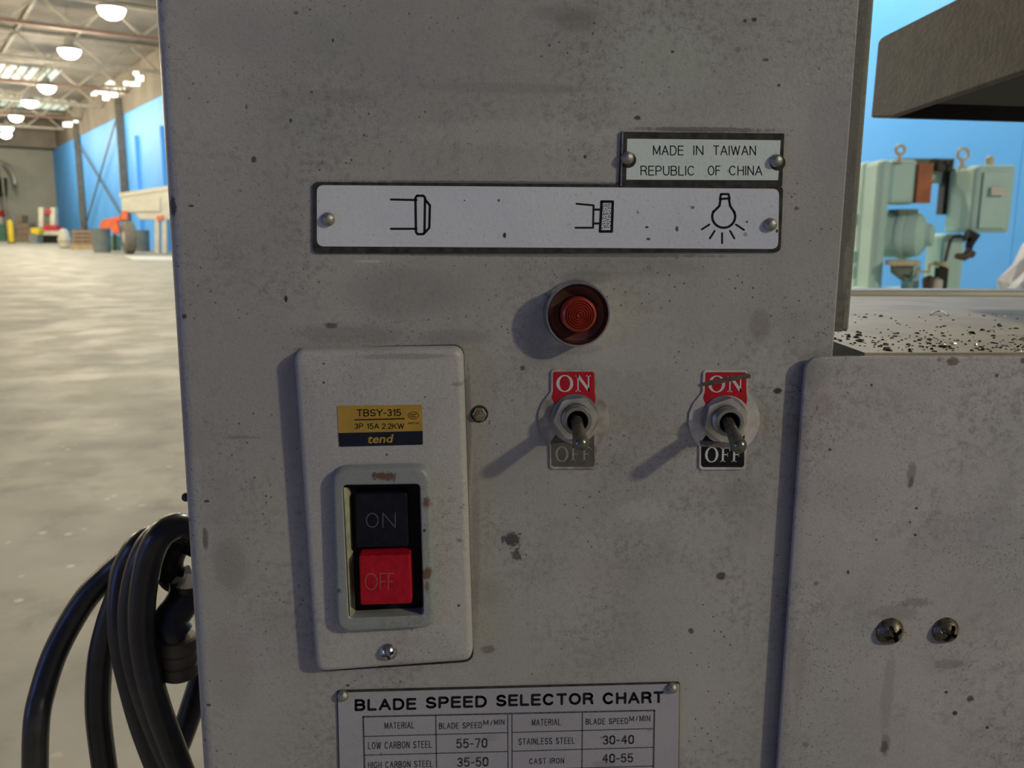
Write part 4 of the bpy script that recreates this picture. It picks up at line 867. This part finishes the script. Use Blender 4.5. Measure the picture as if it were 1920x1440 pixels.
# ---- pilot lamp
M['lens_dark'] = mat('dark_red_lens', (0.085, 0.014, 0.011), 0.4, 0, 0.2, 120, c2=(0.05, 0.025, 0.018), coat=0.3)
M['lens'] = mat('red_ribbed_lens', (0.30, 0.028, 0.015), 0.28, 0, 0.15, 200, coat=0.4)
t = thing('pilot_lamp', 'round chrome-rimmed red indicator lamp', None, W(1083, 590), parent=saw)
hL = 0.0085
c = W(1084, 590, hL); c = Vector((c.x, 0, c.z)); R = 61.5*0.2e-3*(0.32-hL)/0.32
build(MB().lathe(c, (0, -1, 0), [(R*1.0, 0), (R*1.03, 0.0006), (R*1.0, 0.002), (R*0.985, hL*0.6), (R, hL-0.0006), (R*0.985, hL), (R*0.94, hL), (R*0.92, hL-0.0006), (R*0.88, hL-0.003)], 56, cap0=True), 'rim', M['chrome'], t, True)
build(MB().lathe(c, (0, -1, 0), [(R*0.925, hL-0.001), (R*0.85, hL-0.0035), (R*0.62, hL-0.0045), (R*0.58, hL-0.0042)], 48), 'reflector_dish', M['lens_dark'], t, True)
prof = [(R*0.56, hL-0.006), (R*0.54, hL+0.0010), (R*0.51, hL+0.0016)]
for i in range(6):
    rr = R*(0.46-0.46*i/6); prof += [(rr, hL+0.0020+0.0007*i/6), (max(rr-R*0.035, 1e-5), hL+0.0014+0.0007*i/6)]
lc = c+Vector((0.0002, 0, 0.0))
build(MB().lathe(lc, (0, -1, 0), prof, 48, cap1=True), 'lens', M['lens'], t, True)

# ---- toggle switches
M['tag_red'] = mat('legend_red', (0.42, 0.015, 0.025), 0.4, 0, 0.1, 200, spec=0.15); M['tag_black'] = mat('legend_black', (0.014, 0.014, 0.016), 0.4, 0, 0.2, 200, spec=0.15)
M['tag_metal'] = mat('legend_aluminium', (0.60, 0.57, 0.56), 0.35, 0.15, 0.15, 90, c2=(0.36, 0.33, 0.31)); M['tag_metal2'] = mat('legend_aluminium_grimy', (0.42, 0.40, 0.375), 0.4, 0.15, 0.15, 110, c2=(0.17, 0.155, 0.14)); M['tag_worn'] = mat('legend_grimy', (0.14, 0.135, 0.12), 0.5, 0, 0.2, 200)
M['tag_wornb'] = mat('legend_worn_black', (0.055, 0.053, 0.045), 0.5, 0, 0.2, 200, c2=(0.09, 0.085, 0.07)); M['letter'] = mat('legend_letter', (0.55, 0.54, 0.53), 0.45, 0, 0.06, 100); M['letter_d'] = mat('legend_letter_dim', (0.24, 0.23, 0.21), 0.5, 0, 0.1, 300)
M['bat'] = mat('toggle_bat', (0.22, 0.225, 0.18), 0.27, 0.75, 0.2, 400)
M['nutm'] = mat('nut_steel', (0.62, 0.62, 0.60), 0.28, 0.85, 0.08, 200)
M['nut_dk'] = mat('bushing_thread', (0.36, 0.36, 0.35), 0.32, 0.85, 0.08, 200)
def toggle(dx, dy, worn, cx, tip, lab, rot, lbl_tilt):
    t = thing('toggle_switch', lab, None, W(cx[0], cx[1]), parent=saw)
    def q(pts): return [(x+dx+lbl_tilt*(y-785), y+dy) for x, y in pts]
    arcR = [(1075+67*math.cos(math.radians(a_)), 787+66*math.sin(math.radians(a_))) for a_ in (-47, -30, -12, 6, 24, 40)]
    arcL = [(1075+67*math.cos(math.radians(a_)), 787+66*math.sin(math.radians(a_))) for a_ in (138, 156, 174, 192, 210, 227)]
    out = [(1037, 693), (1112, 693), (1116.5, 697), (1118, 733)]+arcR+[(1119, 836), (1118, 876), (1114, 880), (1036, 880), (1031, 876), (1030, 836)]+arcL+[(1033, 733), (1033, 697)]
    o_ = pw(q(out), 0.0007)
    mb = MB().loft([setoff(o_, 0), setoff(o_, 0.0006), setoff([p+(Vector((W(cx[0], cx[1]).x, p.y, W(cx[0], cx[1]).z))-p)*0.006 for p in o_], 0.0007)])
    build(mb, 'legend_plate', M['tag_metal2'] if worn else M['tag_metal'], t)
    oo = 0.00074
    arc = [(1078+47*math.cos(math.radians(a_)), 786+46*math.sin(math.radians(a_))) for a_ in (-38, -52, -66, -80, -94, -108, -122, -136, -144)]
    mb = MB().flat([W(*p, oo) for p in q([(1039, 697), (1111, 697), (1114, 700), (1115, 733), (1117, 749)]+arc+[(1034, 745), (1037, 733), (1037, 700)])])
    build(mb, 'red_field', M['tag_red'], t, keepface=True)
    arc2 = [(1078+46*math.cos(math.radians(a_)), 786+46*math.sin(math.radians(a_))) for a_ in (142, 128, 112, 96, 80, 64, 50, 38)]
    mb = MB().flat([W(*p, oo) for p in q([(1033, 828)]+arc2+[(1114, 832), (1115, 871), (1112, 875), (1038, 875), (1034, 871)])])
    build(mb, 'black_field', M['tag_wornb'] if worn else M['tag_black'], t, keepface=True)
    mb = MB()
    def lt(ch, x0, x1, y0, y1, mi): serif(mb, ch, q([(x0, y0), (x1, y0), (x1, y1), (x0, y1)]), oo+0.00004, mi)
    lt('O', 1043, 1075, 703, 735, 0); lt('N', 1079, 1108, 704, 734, 0)
    lt('O', 1041, 1066, 837, 866, 1); lt('F', 1070, 1088, 838, 865, 1); lt('F', 1091, 1109, 838, 865, 1)
    build(mb, 'legend_letters', [M['letter'], M['letter_d'] if worn else M['letter']], t, keepface=True)['kind'] = 'stuff'
    if not worn:   # brown scuff across the red field and a dirty strip over the black
        mb = MB().flat([W(x, y, oo+0.00009) for x, y in ((1314, 719), (1330, 713), (1352, 710), (1380, 704), (1400, 700), (1408, 703), (1406, 709), (1384, 712), (1356, 718), (1330, 723), (1316, 724))])
        build(mb, 'scuff', M['tag_scuff'], t, keepface=True)
        mb = MB().flat([W(x, y, oo+0.00009) for x, y in ((1312, 826), (1345, 828), (1372, 830), (1372, 840), (1340, 839), (1314, 837))])
        build(mb, 'scuff', M['tag_worn'], t, keepface=True)
    hN = 0.0042; c = W(cx[0], cx[1], hN); c = Vector((c.x, 0, c.z)); R = 0.0089
    def hexl(r, h, rt): return [c+Vector((r*math.cos(rt+PI*k/3), -h, r*math.sin(rt+PI*k/3))) for k in range(6)]
    build(MB().lathe(c, (0, -1, 0), [(R*1.02, 0.0007), (R*1.02, 0.0013), (R*0.7, 0.0014)], 36), 'washer', M['nut_dk'], t, True)
    mb = MB(); n_ = 36
    def ring(h, f):
        out_ = []
        for k in range(n_):
            a_ = 2*PI*k/n_; m_ = (a_-rot) % (PI/3)-PI/6; hx = R*math.cos(PI/6)/math.cos(m_)
            out_.append(c+Vector((min(hx, f)*math.cos(a_), -h, min(hx, f)*math.sin(a_))))
        return out_
    mb.loft([ring(0.0013, R*0.97), ring(0.0016, R*1.1), ring(0.0038, R*1.1), ring(0.0043, R*0.985), ring(0.0043, R*0.66), ring(0.003, R*0.66)], cap0=False, cap1=False)
    build(mb, 'hex_nut', M['nutm'], t, True)
    rb = 0.0057
    prof = [(rb, 0.003)]
    for i in range(5): prof += [(rb, 0.0042+i*0.0008), (rb*0.94, 0.0046+i*0.0008)]
    prof += [(rb*0.97, 0.0084), (rb*0.93, 0.0088), (rb*0.72, 0.0088), (rb*0.68, 0.0084), (rb*0.66, 0.004), (0.0001, 0.0038)]
    build(MB().lathe(c, (0, -1, 0), prof, 36), 'bushing', M['nut_dk'], t, True)
    build(MB().lathe(c, (0, -1, 0), [(rb*0.655, 0.0042), (0.0001, 0.0044)], 24), 'socket', M['black'], t)
    A_ = c+Vector((0, -0.0045, 0.0005)); B_ = W(tip[0], tip[1], 0.0235)
    ax_ = B_-A_; L_ = ax_.length
    prof = [(0.0018, 0), (0.0019, L_*0.3), (0.0023, L_*0.75), (0.0025, L_*0.93), (0.0023, L_*0.97), (0.0016, L_*1.01), (0.0008, L_*1.035), (0.00001, L_*1.04)]
    prof = [(0.0022, 0), (0.0023, L_*0.3), (0.0027, L_*0.75), (0.0030, L_*0.88)]+[(0.0030*math.cos(a_), L_*0.88+0.0030*math.sin(a_)) for a_ in [PI/2*k/6 for k in range(1, 6)]]+[(0.00001, L_*0.88+0.0030)]
    build(MB().lathe(A_, ax_, prof, 24, cap0=True), 'bat_lever', M['bat'], t, True)
M['tag_scuff'] = mat('brown_scuff', (0.10, 0.065, 0.05), 0.5, 0, 0.2, 300)
toggle(0, 0, True, (1080, 785), (1090, 838), 'left toggle switch with greyed OFF legend', 0.1, 0.0)
toggle(283, 1, False, (1362, 788), (1388, 842), 'right toggle switch with a brown scratch across its ON legend', 0.35, -0.03)
# ---- small stud beside the box, cover screws
t = thing('stud', 'small brassy stud right of the push-button box', None, W(899, 777), parent=saw)
c = W(899, 777, 0.001); c = Vector((c.x, 0, c.z))
M['brass'] = mat('dull_brass', (0.36, 0.26, 0.18), 0.4, 0.7, 0.2, 500); M['screw_old'] = mat('old_screw_head', (0.26, 0.22, 0.15), 0.36, 0.85, 0.2, 350, c2=(0.06, 0.055, 0.045), bump=0.25)
build(MB().lathe(c, (0, -1, 0), [(0.0034, 0.0001), (0.0033, 0.0004), (0.0024, 0.0004)], 24, cap0=True), 'grime_ring', M['plate_black'], t, True)
build(MB().lathe(c, (0, -1, 0), [(0.0027, 0.0002), (0.0027, 0.0014), (0.0023, 0.0018), (0.0020, 0.0014), (0.00001, 0.0015)], 6), 'hex_socket', M['nutm'], t)
build(MB().lathe(c, (0, -1, 0), [(0.0019, 0.0012), (0.0018, 0.0020), (0.00001, 0.0022)], 20), 'core', M['brass'], t, True)
o = phillips(1674, 1189, 29, OC, saw, M['screw_old'], h=0.0042, rot=0.5, name='cover_screw'); o['label'] = 'left, darker Phillips screw on the cover panel'
o = phillips(1779, 1187, 28, OC, saw, M['screw_old'], h=0.0042, rot=1.1, name='cover_screw'); o['label'] = 'right Phillips screw on the cover panel'

# ------------------------------------------------------------------ coiled power cable, hook and plug beside the column
def sm(pts, n=8):
    out = []; P = [pts[0]]+list(pts)+[pts[-1]]
    for i in range(1, len(P)-2):
        for k in range(n):
            u = k/n; a_, b_, c_, d_ = P[i-1], P[i], P[i+1], P[i+2]
            out.append(0.5*((2*b_)+(c_-a_)*u+(2*a_-5*b_+4*c_-d_)*u*u+(3*b_-a_-3*c_+d_)*u**3))
    out.append(P[-2]); return out
def cp(lst): return sm([onplane(x, y, Vector((0, yy, 0)), Vector((0, 1, 0))) for x, y, yy in lst])
base_ = onplane(230, 1500, Vector((0, 0.07, 0)), Vector((0, 1, 0)))
tc_ = thing('power_cable', 'thick black power cable coiled and hanging at the left of the column', 'cable', (base_.x, 0.07, 0.9))
rr = 0.0060
loops_ = [
    [(262, 1030, .09), (230, 1055, .09), (206, 1076, .09), (167, 1115, .088), (132, 1168, .085), (101, 1230, .08), (80, 1295, .075), (69, 1350, .07), (66, 1440, .07), (68, 1560, .07), (100, 1720, .07)],
    [(330, 1000, .085), (290, 1008, .085), (255, 1030, .08), (232, 1070, .08), (224, 1110, .08), (205, 1165, .08), (190, 1225, .08), (184, 1290, .08), (185, 1350, .08), (196, 1440, .08), (212, 1560, .08), (250, 1720, .08)],
    [(345, 1010, .075), (300, 1005, .075), (262, 1022, .07), (238, 1060, .07), (228, 1110, .068), (226, 1170, .066), (234, 1230, .066), (248, 1290, .066), (268, 1360, .066), (298, 1440, .066), (350, 1560, .066)],
    [(352, 990, .06), (330, 986, .055), (302, 1003, .05), (284, 1035, .05), (273, 1080, .05), (266, 1140, .05), (268, 1200, .05), (279, 1265, .05), (297, 1330, .052), (330, 1420, .054), (360, 1500, .056)],
    [(352, 1000, .07), (322, 992, .066), (290, 1010, .06), (268, 1045, .058), (252, 1100, .058), (246, 1160, .058), (252, 1225, .058), (268, 1290, .058), (292, 1360, .06), (325, 1440, .062)],
    [(400, 1200, .09), (378, 1270, .09), (362, 1320, .09), (346, 1368, .09), (330, 1410, .09), (310, 1460, .09), (285, 1560, .09)],
]
for L_ in loops_: build(MB().tube(cp(L_), rr, 16), 'cable_loop', M['rubber'], tc_, True)
# plug: short dark lead bending into a ribbed brown coupler behind the column edge
t = thing('cable_coupler', 'ribbed brown cable coupler half hidden behind the column edge', 'connector', onplane(335, 1290, Vector((0, 0.06, 0)), Vector((0, 1, 0))))
M['coupler'] = mat('brown_coupler', (0.13, 0.11, 0.075), 0.5, 0.2, 0.2, 80, bump=0.2)
a_ = onplane(337, 1268, Vector((0, 0.06, 0)), Vector((0, 1, 0)))
R = 0.0088
build(MB().lathe(a_, (0, 0, 1), [(R*0.8, 0), (R*0.97, 0.001), (R, 0.003), (R, 0.0065), (R*0.93, 0.0072), (R*0.93, 0.0078), (R, 0.0084), (R, 0.0125), (R*0.95, 0.013), (R*0.95, 0.0135), (R*1.02, 0.014), (R*1.02, 0.0195), (R*0.9, 0.0205), (0.001, 0.0206)], 32, cap0=True), 'collar', M['coupler'], t, True)
build(MB().tube(cp([(335, 1195, .06), (322, 1180, .06), (320, 1160, .062), (335, 1140, .065), (348, 1115, .07), (350, 1090, .07)]), [0.0078]*41, 16), 'strain_relief', M['rubber'], t, True)
t = thing('hook', 'dark hook with a bright tip holding the cable coil', 'hook', onplane(330, 1095, Vector((0, 0.08, 0)), Vector((0, 1, 0))))
build(MB().tube(cp([(370, 1020, .08), (345, 1012, .08), (325, 1030, .08), (316, 1060, .08), (326, 1085, .08), (352, 1086, .08)]), 0.0068, 12), 'hook_arm', M['dark_iron'], t, True)
build(MB().tube(cp([(304, 1091, .075), (318, 1094, .075), (336, 1094, .075), (356, 1089, .075)]), 0.0011, 10), 'tip', M['chrome'], t, True)
t = thing('side_bolt', 'small dark bolt head poking out of the column left edge', 'bolt', onplane(346, 932, Vector((0, 0.02, 0)), Vector((0, 1, 0))))
build(MB().lathe(onplane(350, 932, Vector((0, 0.014, 0)), Vector((0, 1, 0))), (-1, 0, 0), [(0.0018, -0.004), (0.0018, 0.0008), (0.0012, 0.0016), (0.00001, 0.0017)], 14, cap0=True), 'bolt_head', M['dark_iron'], t, True)
